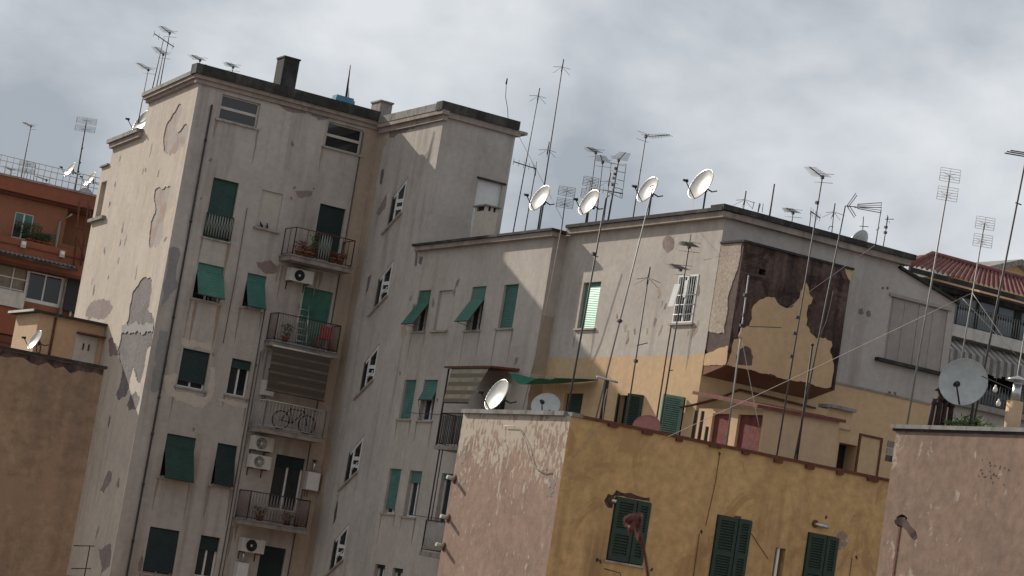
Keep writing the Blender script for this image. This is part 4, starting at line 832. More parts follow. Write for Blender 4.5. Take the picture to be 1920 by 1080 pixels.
# ================================================================ RED APARTMENT BUILDING far left
rb = thing('red_building', (30, 112, 0), 'brick red apartment building with terraces in the left background', 'apartment building')
YRD = 108.0; PRD = PA(YRD); Zr = lambda p: PRD.uv(p)[1]
zr_ = Zr((60, 366)); xr0 = PRD.uv((-160, 420))[0]; xr1 = PRD.uv((240, 420))[0]
w_ = lambda tl, br, kind, **k: window(rb, PRD, tl, br, kind, **k)
w_((30, 396), (56, 452), 'closed', mat='green_b', cover=.35, sill=False, frame='white', depth=.15)
w_((53, 503), (113, 578), 'one', sill=False, depth=.12, glazing=True, fr=.17)
u0, z1 = PRD.uv((-30, 487)); u1, z0 = PRD.uv((46, 568)); PRD.holes.append((rect(u0, u1, z0, z1), .12, 'curtain'))
f = MB(); 
for k in (0, .33, .66, 1): f.pbox(PRD, u0, u1, z0 + (z1 - z0) * k - .03, z0 + (z1 - z0) * k + .03, -.09, -.05, 'white')
for k in (.33, .66): f.pbox(PRD, u0 + (u1 - u0) * k - .03, u0 + (u1 - u0) * k + .03, z0, z1, -.05, -.03, 'white')
f.build('window', rb)
u0, z1 = PRD.uv((128, 392)); u1, z0 = PRD.uv((176, 470)); PRD.holes.append((rect(u0, u1 + 2, z0, z1), 1.2, 'orange_wall'))
zt2 = Zr((60, 458)); 
w = MB(); wall(w, PRD, rect(xr0, xr1, 0, zr_), 'orange_wall'); w.build('wall', rb)
w = MB(); w.pbox(PRD, xr0, xr1, zr_ - .1, zr_ + .55, -6, .55, 'red_wall'); w.pbox(PRD, xr0, xr1, zr_ + .551, zr_ + .65, -6, .6, 'slab_edge'); w.pbox(PRD, xr0, xr1, zr_ - .25, zr_ - .101, -.1, .3, 'rust'); w.build('roof', rb)
w = MB(); w.pbox(PRD, xr0, xr1, zt2 - 1.15, zt2, .9, 1.05, 'red_wall'); w.pbox(PRD, xr0, xr1, zt2 - 1.3, zt2 - 1.151, 0, 1.05, 'rust'); w.pbox(PRD, xr0, xr1, zt2 - .35, zt2 - .3, 1.051, 1.1, 'rust'); w.build('terrace_parapet', rb)
w = MB(); za = Zr((60, 485)); n_ = 70; xe = PRD.uv((128, 500))[0]
for i in range(n_):
    ua, ub = xr0 + (xe - xr0) * i / n_, xr0 + (xe - xr0) * (i + 1) / n_; d_ = .04 if i % 2 else -.04
    w.poly((PRD.pt(ua, za - .15 + d_, 1.6), PRD.pt(ub, za - .15 - d_, 1.6), PRD.pt(ub, za + .25 - d_, .0), PRD.pt(ua, za + .25 + d_, .0)), 'corrugated')
w.pbox(PRD, xr0, xe, za - .3, za - .2, 1.5, 1.6, 'dark_cap'); w.build('canopy', rb)
w = MB(); zb = Zr((60, 590)); w.pbox(PRD, xr0, xr1, zb - 1.2, zb + .1, .3, .5, 'red_wall'); w.pbox(PRD, xr0, xr1, zb - 1.6, zb - 1.3, .3, .6, 'rust'); w.pbox(PRD, xr0, PRD.uv((36, 580))[0], zb + .12, zb + .9, .55, .62, 'offwhite'); w.build('terrace_parapet', rb)
w = MB(); u = PRD.uv((121, 530))[0]; w.tube([PRD.pt(u, zb, .2), PRD.pt(u + .05, za, .2)], .1, 'slab_edge', 8); w.tube([PRD.pt(u + .5, zb, .2), PRD.pt(u + .55, za - .6, .2)], .06, 'white', 6); u = PRD.uv((108, 430))[0]; w.tube([PRD.pt(u, zt2 - 1, .2), PRD.pt(u, zr_ - 1, .2), PRD.pt(u + .5, zr_ - .5, .2)], .06, 'offwhite', 6); w.build('downpipe', rb)
for p in ((31, 459), (103, 477)): u, z = PRD.uv(p); w = MB(); w.pbox(PRD, u - .12, u + .12, z - .2, z + .12, 1.06, 1.2, 'offwhite'); w.lathe(PRD.pt(u, z - .02, 1.2), PRD.n, ((.11, .0), (.09, .05), (0, .06)), 'bulb', 10); w.build('wall_lamp', rb)
w = MB(); u, z = PRD.uv((137, 555)); w.pbox(PRD, u - .5, u + .4, z - .8, z + .9, .0, .4, 'black'); w.pbox(PRD, u - .3, u + .6, zr_ - 8, zb + .2, .0, .1, 'black'); w.build('vent_unit', rb)
w = MB()
for i in range(33):
    x = xr0 + (xr1 - xr0) * i / 32; w.tube([PRD.pt(x, zr_ + .6, -.4), PRD.pt(x, zr_ + 1.65, -.4)], .02, 'bars_w', 4)
for k in (.5, .8, 1.05): w.tube([PRD.pt(xr0, zr_ + .6 + k, -.4), PRD.pt(xr1, zr_ + .6 + k, -.4)], .018, 'bars_w', 4)
w.build('roof_railing', rb)
w = MB()
for p, q_ in (((133, 380), (122, 500)), ((150, 380), (135, 500)), ((122, 428), (172, 440)), ((140, 392), (180, 402)), ((124, 430), (145, 500)), ((152, 390), (155, 480))): w.tube([PRD.pt(*PRD.uv(p), 1.3), PRD.pt(*PRD.uv(q_), 1.3)], .05, 'rust', 5)
tag(w.build('scaffold_frame'), 'rusty pipe framework standing on the red building terrace', 'scaffold')

# ================================================================ TILED-ROOF BUILDING far right
tb = thing('tiled_building', (75, 92, 0), 'building with red tiled hip roof, glazed veranda and striped valance at the far right', 'apartment building')
A = dep((1708, 500), 115); tx, ty, tz = A.x, A.y, A.z
PTB = PA(ty + 1.2); E_ = PA(ty); Le = 22
R1 = V((tx + 2.3, ty + 4.2, 0)); q_ = at((1747, 480), 'Y', ty + 4.2); rx, rz = q_.x, q_.z
w = MB(); n_ = 64
def tilestrip(a, b_, c, d, n, mat):
    for i in range(n):
        for j in range(4):
            t0, t1 = (i + j / 4) / n, (i + (j + 1) / 4) / n; h0, h1 = [.14 * abs(math.sin(math.pi * (jj / 4))) for jj in (j, j + 1)]
            w.poly((a.lerp(b_, t0) + ZV * h0, a.lerp(b_, t1) + ZV * h1, d.lerp(c, t1) + ZV * h1, d.lerp(c, t0) + ZV * h0), mat, True)
a, b_ = V((tx, ty, tz)), V((tx + Le, ty, tz)); c, d = V((tx + Le, ty + 4.2, rz)), V((rx, ty + 4.2, rz))
tilestrip(a, b_, c, d, n_, 'tile'); back = V((tx, ty + 8.4, tz)); tilestrip(back, a, d, d, 24, 'tile_pale')
w.tube([a + ZV * .1, d + ZV * .12, c + ZV * .12], .16, 'tile', 8); w.box((tx - .05, ty - .05, tz - .25), (tx + Le, ty + .1, tz - .02), 'dark_cap'); w.box((tx - .06, ty + .1, tz - .3), (tx + .1, ty + 8.4, tz - .02), 'white'); w.build('roof', tb)
zs_ = E_.uv((1850, 640))[1]; zg = PTB.uv((1850, 588))[1]
w = MB(); w.pbox(PTB, tx + .5, tx + Le, 0, tz, -6, -.6, 'wall_grey'); w.build('wall', tb)
w = MB(); w.pbox(PTB, tx - 1, tx + Le, zs_ - .15, zs_ + .45, -.6, 1.3, 'offwhite'); B = w.build('balcony', tb)
w = MB(); railing(w, PTB.pt(tx - 1, zs_ + .45, 1.2), PTB.pt(tx + Le, zs_ + .45, 1.2), 1.05, 'bars', 'vert', .17, r=.02); w.build('railing', B)
w = MB(); f = MB(); pw = 1.3; x = tx + 4.5
w.pbox(PTB, tx + .6, tx + 4.4, zs_ + .45, tz - .3, -.5, -.45, 'black')  # black sheet, not glass: painted shade at the left end of the veranda
f.pbox(PTB, tx + .6, tx + Le, tz - .55, tz - .3, -.3, .15, 'dark_cap')
i = 0
while x < tx + Le - pw:
    w.pbox(PTB, x, x + pw - .12, zs_ + .5, tz - .55, -.2, -.15, 'glass_b'); f.pbox(PTB, x + pw - .12, x + pw + (.3 if i % 3 == 2 else 0), zs_ + .45, tz - .3, -.25, -.05, 'dark_cap'); f.pbox(PTB, x, x + pw - .12, zs_ + 1.55, zs_ + 1.68, -.24, -.08, 'dark_cap'); x += pw + (.3 if i % 3 == 2 else 0); i += 1
W = f.build('veranda_frame', tb); w.build('veranda_glass', W)
w = MB(); n_ = 90
for i in range(n_):
    ua, ub = tx - 1 + (Le + 1) * i / n_, tx - 1 + (Le + 1) * (i + 1) / n_
    z1_ = zs_ - .2; dz = .18 * abs(math.sin(i * .9))
    w.poly((PTB.pt(ua, z1_, .7), PTB.pt(ub, z1_, .7), PTB.pt(ub, z1_ - .75, 1.9), PTB.pt(ua, z1_ - .75, 1.9)), 'awning_far'); w.poly((PTB.pt(ua, z1_ - .75, 1.9), PTB.pt(ub, z1_ - .75, 1.9), PTB.pt(ub, z1_ - 1.5 - dz, 1.95), PTB.pt(ua, z1_ - 1.5 - dz, 1.95)), 'awning_far')
w.build('valance', tb)
w = MB(); zl_ = zs_ - 3.3; w.pbox(PTB, tx - 1, tx + Le, zl_ - .3, zl_ + .0, -.6, 1.5, 'slab_edge'); w.pbox(PTB, tx - 2, tx + Le, zl_ - 4, zl_ - .3, -.5, 1.0, 'wall_light'); B = w.build('balcony', tb)
w = MB(); railing(w, PTB.pt(tx - 1, zl_, 1.4), PTB.pt(tx + Le, zl_, 1.4), 1.1, 'bars', 'vert', .2, r=.022); w.build('railing', B)
for i in range(6): w = MB(); w.pbox(PTB, tx + .8 + i * 3.2, tx + 2.9 + i * 3.2, zl_, zl_ + 2.4, -.59, -.55, 'glass'); w.build('window', tb)
yg = thing('yellow_gable_house', (90, 110, 0), 'distant pale yellow gable peeping above the tiled roof at the right edge', 'house')
A = dep((1906, 494), 140); w = MB(); w.prism([V((A.x - 4.2, A.y, A.z - 2.2)), V((A.x + 7, A.y, A.z - 3.6)), V((A.x + 7, A.y, 0)), V((A.x - 4.2, A.y, 0))][::-1] , V((0, 10, 0)), 'yellow') if False else w.prism([V((A.x - 2.6, A.y, 0)), V((A.x + 8, A.y, 0)), V((A.x + 8, A.y, A.z - 3.2)), V((A.x, A.y, A.z - .12)), V((A.x - 2.6, A.y, A.z - 1.1))], V((0, 10, 0)), 'yellow'); w.build('wall', yg)
w = MB()
for p, q_ in (((A.x - 3.1, A.z - 1.3), (A.x, A.z - .1)), ((A.x, A.z - .1), (A.x + 8.5, A.z - 3.3))):
    w.hexa([V(v) for v in ((p[0], A.y - .5, p[1]), (q_[0], A.y - .5, q_[1]), (q_[0], A.y + 10, q_[1]), (p[0], A.y + 10, p[1]), (p[0], A.y - .5, p[1] + .35), (q_[0], A.y - .5, q_[1] + .35), (q_[0], A.y + 10, q_[1] + .35), (p[0], A.y + 10, p[1] + .35))], 'cap_grey')
w.build('roof', yg)
# ================================================================ ANTENNAS
POLES = 'television aerials on their masts'
def pole_pts(plane, top, base, zb):
    """mast axis from two measured points, carried down to the roof it stands on"""
    a, c = at(top, *plane), at(base, *plane); d = (a - c); k = (a.z - zb) / d.z
    return a, a - d * k
def yagi(mb, p, tip, n=8, half=.22, mat='alu', r=.011):
    p, tip = V(p), V(tip); d = (tip - p); side = d.cross(ZV).normalized(); s0 = p - d * .12
    mb.tube([s0, tip], r * 1.5, mat, 5)
    for i in range(n):
        q = p.lerp(tip, (i + .6) / n); h = half * (1.25 - .5 * i / n); mb.tube([q - side * h, q + side * h], r * .6, mat, 4)
    for dz in (-.12, .12): mb.tube([s0 - side * half * 1.2 + ZV * dz, s0 + side * half * 1.2 + ZV * dz], r * .6, mat, 4)
def tip_at(p, px, lim=2.0):
    q = at(px, 'Z', p.z); d = q - p
    if d.length > lim: d *= lim / d.length
    # keep the measured direction even where the boom is seen nearly end on
    return p + d
def fan(mb, p, w=.55, mat='alu', n=3):
    for i in range(n):
        z = p.z + .02 - i * .0; a = .5 + i * .55
        mb.tube([p + V((math.cos(a) * w, math.sin(a) * w, -.10)), p + ZV * .05, p - V((math.cos(a) * w, math.sin(a) * w, .10))], .008, mat, 4)
    mb.tube([p - ZV * .12, p + ZV * .32], .022, 'pole', 6)
def grid(mb, c, u, w=.62, h=.4, mat='alu', nw=7, rr=1.0):
    """two wire reflectors one above the other with bow-tie dipoles before them"""
    u = V(u).normalized(); n = u.cross(ZV)
    for sgn in (.05, -.05 - h):
        for i in range(nw): mb.tube([c + u * (-w / 2) + ZV * (sgn + h * i / (nw - 1)), c + u * (w / 2) + ZV * (sgn + h * i / (nw - 1))], .007 * rr, mat, 4)
        for k in (-w / 2, 0, w / 2): mb.tube([c + u * k + ZV * sgn, c + u * k + ZV * (sgn + h)], .009 * rr, mat, 4)
    for k in (.3, -.3):
        for t in (-1, 1): mb.tube([c - n * .09 + ZV * k * h / .4, c - n * .09 + u * (w * .29 * t) + ZV * (k * h / .4 + h * .2)], .007 * rr, mat, 4); mb.tube([c - n * .09 + ZV * k * h / .4, c - n * .09 + u * (w * .29 * t) + ZV * (k * h / .4 - h * .2)], .007 * rr, mat, 4)
    mb.tube([c - n * .09 - ZV * h * .85, c - n * .09 + ZV * h * .85], .011 * rr, mat, 4)
def aerial(label, plane, top, base, zb, heads, r=.018, mat='pole', clamps=(), group=POLES):
    a, b = pole_pts(plane, top, base, zb)
    T = thing('tv_aerial', b, label, 'aerial', group)
    m_ = MB(); m_.tube([b, b.lerp(a, .5), a], r * 1.15, mat, 6, r * .85)
    for p in clamps: q = at(p, *plane); m_.box(q - V((.04, .04, .04)), q + V((.04, .04, .04)), 'iron')
    m_.build('mast', T)
    for h in heads:
        k = h[0]; m_ = MB()
        if k == 'yagi':
            p = a if len(h) < 3 else at(h[2], *plane); yagi(m_, p, tip_at(p, h[1])); m_.box(p - V((.035, .035, .05)), p + V((.035, .035, .05)), 'iron')
        elif k == 'fan':
            fan(m_, a if len(h) < 2 else at(h[1], *plane))
        elif k == 'grid':
            grid(m_, at(h[1], *plane), V((.88, -.47, 0)), *(h[2:] or (.62, .4)))
        elif k == 'boom':           # straight bar between two measured points
            p, q = at(h[1], *plane), at(h[2], *plane); m_.tube([p, q], .02, 'pole', 5)
            d = (q - p).normalized()
            for i in range(5): c = p.lerp(q, i / 4.2); m_.tube([c - ZV * .12, c + ZV * .12], .008, 'alu', 4)
        elif k == 'rods':
            for p, q in h[1]: m_.tube([at(p, *plane), at(q, *plane)], .012, 'pole', 4)
        elif k == 'frame':
            pp = [at(p, *plane) for p in h[1]]; m_.tube(pp + [pp[0]], .014, 'alu', 4)
            for i in range(1, 4): m_.tube([pp[0].lerp(pp[3], i / 4), pp[1].lerp(pp[2], i / 4)], .01, 'alu', 4)
        m_.build('aerial_head', T)
    return T
L2 = ('Y', 82.3)
aerial('aerial mast rising from the lower step of the flank roof, boom pointing left', ('Y', 84.2), (278, 131), (262, 214), 30.0, [('yagi', (258, 118))])
aerial('tallest of the aerials on the back edge of the left block roof', L2, (318, 62), (301, 154), 31.3, [('yagi', (302, 49))])
aerial('aerial mast with a long crossing boom between two others on the left block roof', L2, (306, 76), (288, 156), 31.3, [('boom', (289, 63), (326, 88))])
aerial('shorter aerial mast with a stubby boom beside the tall one on the left block roof', L2, (306, 102), (295, 155), 31.3, [('yagi', (291, 88))])
aerial('tiny aerial right on the front corner of the left block roof', ('Y', 77.2), (375, 113), (373, 128), 31.3, [('yagi', (360, 103))])
aerial('tiny aerial just behind the front parapet, left of the dark chimney', ('Y', 79), (437, 126), (434, 142), 31.3, [('yagi', (425, 117))])
RBP = ('Y', YRD + 1.5); zrr = zr_ + .5
aerial('thin aerial mast at the far left above the red roof', RBP, (58, 237), (36, 352), zrr, [('yagi', (43, 229))], r=.025)
aerial('tall aerial mast with a wire grid on top above the red roof dishes', RBP, (161, 232), (137, 376), zrr, [('grid', (161, 234), 1.0, .3)], r=.04, clamps=((154, 278), (150, 305), (147, 322)))
aerial('low aerial behind the red roof railing nearest the left edge', RBP, (21, 319), (14, 350), zrr, [('yagi', (9, 312))])
aerial('short grid aerial behind the red roof railing beside the thin mast', RBP, (52, 322), (46, 353), zrr, [('grid', (50, 314), .8, .25)])
aerial('bare whip aerial sticking up behind the red roof railing', RBP, (67, 309), (60, 357), zrr, [])
aerial('low aerial with boom in the middle of the red roof railing', RBP, (87, 338), (81, 362), zrr, [('yagi', (66, 330))])
C1R = ('X', 36.4)
aerial('slim mast with a drooping dipole fan standing closest to the tower on the wing roof', C1R, (1009, 182), (965, 420), 26.25, [('fan',), ('boom', (963, 303), (1004, 316))])
aerial('tallest mast on the wing roof with a dipole fan at its tip', C1R, (1054, 128), (1011, 412), 26.25, [('fan',), ('fan', (1027, 283))], r=.022)
aerial('low mast with small crossed rods beside the tower on the wing roof', C1R, (1005, 314), (987, 417), 26.25, [('rods', [((997, 303), (1003, 318)), ((1006, 303), (1004, 330)), ((985, 310), (1006, 316))])])
aerial('small square wire aerial between the first two roof dishes', C1R, (1060, 374), (1055, 414), 26.25, [('grid', (1061, 370), .55, .3)])
aerial('mast with a flat boom left of the panel mast on the wing roof', C1R, (1117, 286), (1103, 402), 26.3, [('yagi', (1102, 276))])
aerial('mast with a short raised boom directly beside the panel mast', C1R, (1130, 304), (1119, 400), 26.3, [('yagi', (1126, 291))])
aerial('shortest mast with a small fan left of the panel mast', C1R, (1142, 342), (1134, 398), 26.3, [('fan',)])
aerial('dark panel mast with bolted boxes and a long side boom on the wing roof', C1R, (1160, 300), (1141, 409), 26.3, [('yagi', (1173, 286)), ('boom', (1100, 350), (1167, 363)), ('grid', (1106, 352), .5, .3), ('frame', ((1146, 305), (1174, 308), (1166, 372), (1140, 360)))], r=.028, clamps=((1155, 316), (1153, 326), (1151, 334), (1149, 346)))
aerial('mast with one long pale boom pointing right above the wing roof', C1R, (1211, 256), (1188, 402), 26.3, [('yagi', (1256, 253))])
RTR = ('Y', 57.5); zR = 26.5
aerial('tiny cross aerial just right of the wing roof corner', RTR, (1396, 377), (1394, 392), zR, [('fan',)])
aerial('cluster of three short upright rods on the wing end roof', RTR, (1424, 381), (1421, 398), zR, [('rods', [((1414, 378), (1411, 392)), ((1426, 382), (1422, 397)), ((1431, 382), (1429, 398))])])
aerial('plain vertical whip on the wing end roof', RTR, (1452, 345), (1443, 404), zR, [], r=.03)
aerial('small boom aerial in the middle of the wing end roof line', RTR, (1487, 399), (1485, 414), zR, [('yagi', (1476, 390))])
aerial('small sloping-bar aerial behind the long mast on the wing end roof', RTR, (1521, 397), (1518, 422), zR, [('boom', (1520, 396), (1538, 409))])
aerial('small T-shaped aerial left of the half hidden dish', RTR, (1563, 400), (1560, 432), zR, [('fan',), ('rods', [((1553, 430), (1556, 424)), ((1556, 424), (1562, 425))])])
aerial('little cross aerial rising right behind the half hidden dish', RTR, (1619, 406), (1617, 440), zR, [('rods', [((1612, 424), (1628, 425))])])
aerial('mast with a wire trapezoid loop on the wing end roof', RTR, (1652, 393), (1642, 456), zR, [('frame', ((1608, 383), (1653, 380), (1652, 399), (1608, 391))), ('rods', [((1602, 389), (1653, 389)), ((1643, 432), (1649, 427))])])
aerial('mast with a narrow panel at the right end of the wing end roof', RTR, (1665, 406), (1656, 462), zR, [('rods', [((1664, 403), (1660, 440)), ((1660, 411), (1676, 411)), ((1667, 415), (1668, 418))])], clamps=((1661, 426), (1660, 436)))
_p, _ = pole_pts(('Y', by + 1.0), (169, 1022), (158, 1082), 0); aerial('aerial with two crossbars on a bracket at the bottom left before the flank wall', ('Y', by + 1.0), (169, 1022), (158, 1082), 12.5, [('rods', [((138, 1023), (178, 1024))]), ('rods', [((134, 1066), (171, 1066))]), ('rods', [((158, 1082), (124, 1080))])], r=.016)
# tall poles of the near terrace
T1 = ('Y', 47.5); zT = 18.75
def tall(*a, **k): return aerial(*a, **k)
aerial('tall dark pole with an elbow on top crossing the green shuttered window', T1, (1136, 372), (1066, 760), zT, [('rods', [((1136, 372), (1143, 366)), ((1110, 478), (1122, 482))])], r=.024, clamps=((1113, 476),))
aerial('tall pole on the stout rusty post with a crossbar', T1, (1224, 352), (1135, 712), zT, [('rods', [((1219, 350), (1226, 347)), ((1156, 602), (1168, 602))])], r=.02, mat='pole_l', clamps=((1162, 602),))
aerial('short pole with a drooping dipole fan in front of the grey wall', T1, (1215, 524), (1179, 760), zT, [('fan',), ('rods', [((1194, 648), (1214, 643))])], r=.018, clamps=((1192, 677),))
aerial('tall pole with two boom aerials passing the barred window', T1, (1294, 448), (1238, 800), zT, [('yagi', (1286, 454), (1292, 462)), ('yagi', (1260, 495), (1276, 505)), ('rods', [((1295, 440), (1292, 464)), ((1255, 695), (1262, 694))])], r=.02)
aerial('short rod standing close beside the pole at the barred window', T1, (1258, 612), (1228, 806), zT, [], r=.02, mat='rust')
T2 = ('Y', 49.2)
aerial('tall dark pole with a boom aerial in front of the bare dark bay', T2, (1542, 332), (1474, 748), zT, [('yagi', (1518, 313))], r=.021, clamps=((1532, 380), (1494, 595), (1489, 625), (1483, 668)))
aerial('pole with a V-shaped aerial at the right side of the dark bay', T2, (1585, 386), (1512, 750), zT, [('rods', [((1588, 386), (1605, 362)), ((1590, 389), (1607, 366)), ((1588, 386), (1602, 408)), ((1592, 385), (1605, 405)), ((1586, 386), (1606, 388))])], r=.022)
aerial('guyed pole with a T bar and orange insulator at the left of the dark bay', T2, (1404, 516), (1361, 842), zT, [('rods', [((1388, 510), (1432, 520)), ((1404, 612), (1465, 614))])], r=.024, mat='pole_l', clamps=((1397, 553), (1395, 590), (1390, 610)))
T3 = ('Y', YPK - .12); zP = zp - .3
aerial('pale pole with two wire grids rising behind the mauve pink coping', T3, (1781, 330), (1700, 800), zP, [('grid', (1779, 346), .36, .24, 'alu_l', 6, .55)], r=.016, mat='pole_l')
aerial('lower pale pole with two wire grids that holds the guy wires', T3, (1846, 418), (1800, 690), zP, [('grid', (1845, 435), .34, .22, 'alu_l', 6, .55)], r=.014, mat='pole_l')
aerial('thick mast with parallel rods at the right edge of the picture', T3, (1924, 296), (1826, 790), zP, [('rods', [((1884, 287), (1960, 300)), ((1888, 284), (1966, 297)), ((1895, 282), (1970, 294)), ((1904, 380), (1915, 384))])], r=.02)
aerial('bare pale pole in front of the striped valance at the right edge', T3, (1924, 610), (1905, 722), zP, [], r=.014, mat='pole_l')
w = MB(); a, c = at((1138, 714), *T1), at((1127, 790), *T1); w.tube([(c.x, c.y, zT), a], .06, 'copper', 8); w.tube([at((1119, 706), *T1), at((1158, 717), *T1)], .03, 'zinc', 6); w.tube([a + V((.0, -.07, -.2)), a + V((-.05, -.1, -.5)), (c.x - .02, c.y - .1, c.z)], .014, 'cable', 5)
tag(w.build('pipe_post'), 'stout rusty post with a pale crossbar behind the ochre parapet', 'post')
w = MB(); a, c = at((1523, 648), *T2), at((1511, 748), *T2); w.tube([(c.x, c.y, zT), a], .028, 'iron', 8); w.lathe(a, ZV, ((.028, 0), (.042, .0), (.042, .05), (0, .06)), 'iron', 10)
tag(w.build('pipe_post'), 'short capped pipe before the bare bay, right of the tall boom pole', 'post')

# ================================================================ SATELLITE DISHES
def dish(label, c, r, n, base, mat='dish', arm=True, group='satellite dishes', lnb='black', roll=0):
    """offset dish: bowl facing n, feed arm from its lower rim, bracket and pole behind"""
    c, n = V(c), V(n).normalized(); side = ZV.cross(n).normalized(); up = n.cross(side)
    T = thing('satellite_dish', base, label, 'satellite dish', group)
    m_ = MB(); prof = []
    for i in range(9): t = i / 8; prof.append((r * t + 1e-4, r * .20 * (t * t - 1)))
    prof += [(r * 1.03, .012), (r * 1.03, -.015), (r * .98, -.025)]
    for i in range(8, -1, -1): t = i / 8; prof.append((r * .98 * t + 1e-4, r * .20 * (t * t - 1) - .025))
    m_.lathe(c, n, prof, mat, 28); m_.build('reflector', T)
    b = V(base)
    m_ = MB(); k = c - n * (r * .24 + .06); m_.tube([b, (b.x, b.y, k.z - .1), k - n * .05 + up * .05], .028, 'pole', 7); m_.tube([k - n * .1 - up * .1, k + n * .02 + up * .12], .04, 'iron', 6); m_.tube([k, k - n * .28 + up * .02, k - n * .42 + up * .14], .022, 'iron', 6) if arm else None; m_.build('pole', T)
    if arm:
        m_ = MB(); q = c - up * r * 1.0 - n * .03; f = c + n * r * 1.02 - up * r * .42; m_.tube([k - up * .1, q, f], .017, 'iron', 5); m_.build('feed_arm', T)
        m_ = MB(); d = (c - f).normalized(); m_.tube([f - d * .08, f + d * .04], .04, lnb, 8); m_.tube([f + d * .04, f + d * .07], .055, lnb, 8); m_.build('receiver', T)
    return T
ND = V((-.93, -.03, .34))
def roofdish(label, c, rpx, plane, base_px, zb, n=ND, **k):
    p = at(c, *plane); d = (p - CAM).dot(FW); q = at(base_px, *plane); return dish(label, p, rpx * d / FOC, n, (q.x + .05, q.y, zb), **k)
roofdish('white dish first from the tower along the wing roof', (1012, 371), 27, ('X', 36.0), (1012, 410), 26.3)
roofdish('white dish between the square wire aerial and the panel mast', (1104, 379), 27, ('X', 36.0), (1098, 403), 26.3)
roofdish('white dish in front of the mast with the long pale boom', (1214, 355), 27, ('X', 36.1), (1215, 392), 26.4)
roofdish('largest white dish of the wing roof, nearest the roof corner', (1314, 345), 32, ('X', 36.1), (1317, 384), 26.4)
roofdish('tilted white dish standing on the coping of the flaking pink gable', (931, 740), 32, ('X', XF + .25), (931, 770), zt + .05)
roofdish('grey dish half sunk behind the coping of the flaking pink gable', (1023, 760), 27, ('X', XF + .45), (1030, 780), 18.75, V((-.62, -.62, .48)), mat='dish_g')
roofdish('red-brown dish peeping over the ochre parapet', (1212, 800), 26, ('Y', YF + .8), (1205, 830), 18.75, V((-.6, -.6, .5)), mat='dish_r', arm=False)
roofdish('big round grey dish on the mauve pink house', (1806, 716), 45, ('Y', YPK - .9), (1815, 800), zP, V((-.80, -.58, .15)), mat='dish_g')
roofdish('half hidden grey dish seen from behind over the wing end roof', (1608, 456), 27, ('Y', 56.0), (1610, 470), 26.5, V((-.35, .85, .42)), mat='dish_g')
roofdish('bright white dish on the lower step of the flank roof', (265, 229), 26, ('Y', 83.8), (258, 246), 30.05, V((-.93, -.1, .34)))
roofdish('upper left white dish on the tall red-roof mast', (131, 318), 16, ('Y', YRD + 1.3), (137, 362), zrr, V((-.9, -.05, .4)))
roofdish('upper right white dish on the tall red-roof mast', (169, 336), 16, ('Y', YRD + 1.3), (160, 370), zrr, V((-.9, -.05, .4)))
roofdish('round grey dish facing forward on the red roof', (159, 366), 14, ('Y', YRD + .2), (156, 380), zrr - .3, V((-.4, -.9, .15)), mat='dish_g')
roofdish('gleaming dish in front of the peach hut', (65, 637), 20, ('Y', 82.6), (72, 660), 18.5, V((-.9, -.1, .36)))

# ================================================================ CHIMNEYS, TANK and other roof things
def at_z(p, plane): return at(p, *plane)
a, c = at((524, 165), 'Y', 77.3), at((556, 118), 'Y', 77.3); w = MB(); w.box((a.x, 77.3, 31.3), (c.x + .12, 78.0, c.z + .1), 'dark_cap'); w.box((a.x - .03, 77.27, c.z + .1), (c.x + .15, 78.03, c.z + .16), 'dark_cap')
tag(w.build('chimney'), 'blackened square chimney standing on the front parapet of the left block', 'chimney')
a, c = at((706, 215), 'Y', 77.2), at((732, 197), 'Y', 77.2); w = MB(); w.box((a.x, 77.0, 31.2), (c.x, 77.8, c.z), 'slab_edge'); w.box((a.x - .04, 76.96, c.z), (c.x + .04, 77.84, c.z + .06), 'cap_grey')
tag(w.build('chimney'), 'short grey concrete chimney in the inner corner of the roofs', 'chimney')
a, c = at((911, 392), 'Y', 69.6), at((936, 392), 'Y', 69.6)
cw = .5; w = MB(); w.box((a.x, 69.6, 26.2), (a.x + cw, 70.4, c.z - .16), 'cream_patch'); w.box((a.x + .08, 69.68, c.z - .16), (a.x + cw - .08, 70.32, c.z), 'black')
for x_, y_ in ((a.x, 69.6), (a.x + cw - .1, 69.6), (a.x, 70.28), (a.x + cw - .1, 70.28), (a.x + cw / 2 - .05, 69.6)): w.box((x_, y_, c.z - .16), (x_ + .1, y_ + .12, c.z), 'cream_patch')
w.box((a.x - .08, 69.52, c.z), (a.x + cw + .08, 70.48, c.z + .05), 'slab_edge')
tag(w.build('chimney'), 'plastered chimney with slotted flat cap in front of the tower', 'chimney')
a, c = at((624, 190), 'Y', 76.72), at((661, 200), 'Y', 76.72); tk = thing('water_tank', ((a.x + c.x) / 2, 76.72, 31.66), 'blue plastic tank with two dark upright spikes on the roof parapet', 'tank')
w = MB(); xm = (a.x + c.x) / 2; w.prism([V((xm - .40, 76.5, 31.665)), V((xm + .38, 76.5, 31.665)), V((xm + .40, 76.98, 31.665)), V((xm - .38, 76.98, 31.665))], V((0, 0, .14)), 'blue'); w.box((xm - .36, 76.54, 31.806), (xm + .34, 76.94, 31.9), 'blue'); w.build('tank', tk)
for tp, bs, r in (((657, 122), (648, 190), .05), ((654, 165), (653, 190), .02)): 
    w = MB(); p, q_ = at(tp, 'Y', 76.75), at(bs, 'Y', 76.75); w.tube([(q_.x, 76.75, 31.86), p], r, 'iron', 6, r * .35); w.build('spike', tk)
w = MB(); w.tube([at(p, 'Y', 72.2) for p in ((953, 232), (952, 205), (948, 182), (949, 165), (950, 152))], .012, 'pole', 5); q_ = at((950, 152), 'Y', 72.2); w.tube([q_ - ZV * .12, q_ + ZV * .1], .03, 'iron', 6)
tag(w.build('whip_aerial'), 'bent wire whip wobbling up from the tower roof', 'aerial')
STP = 'rusty stove pipes in a row'
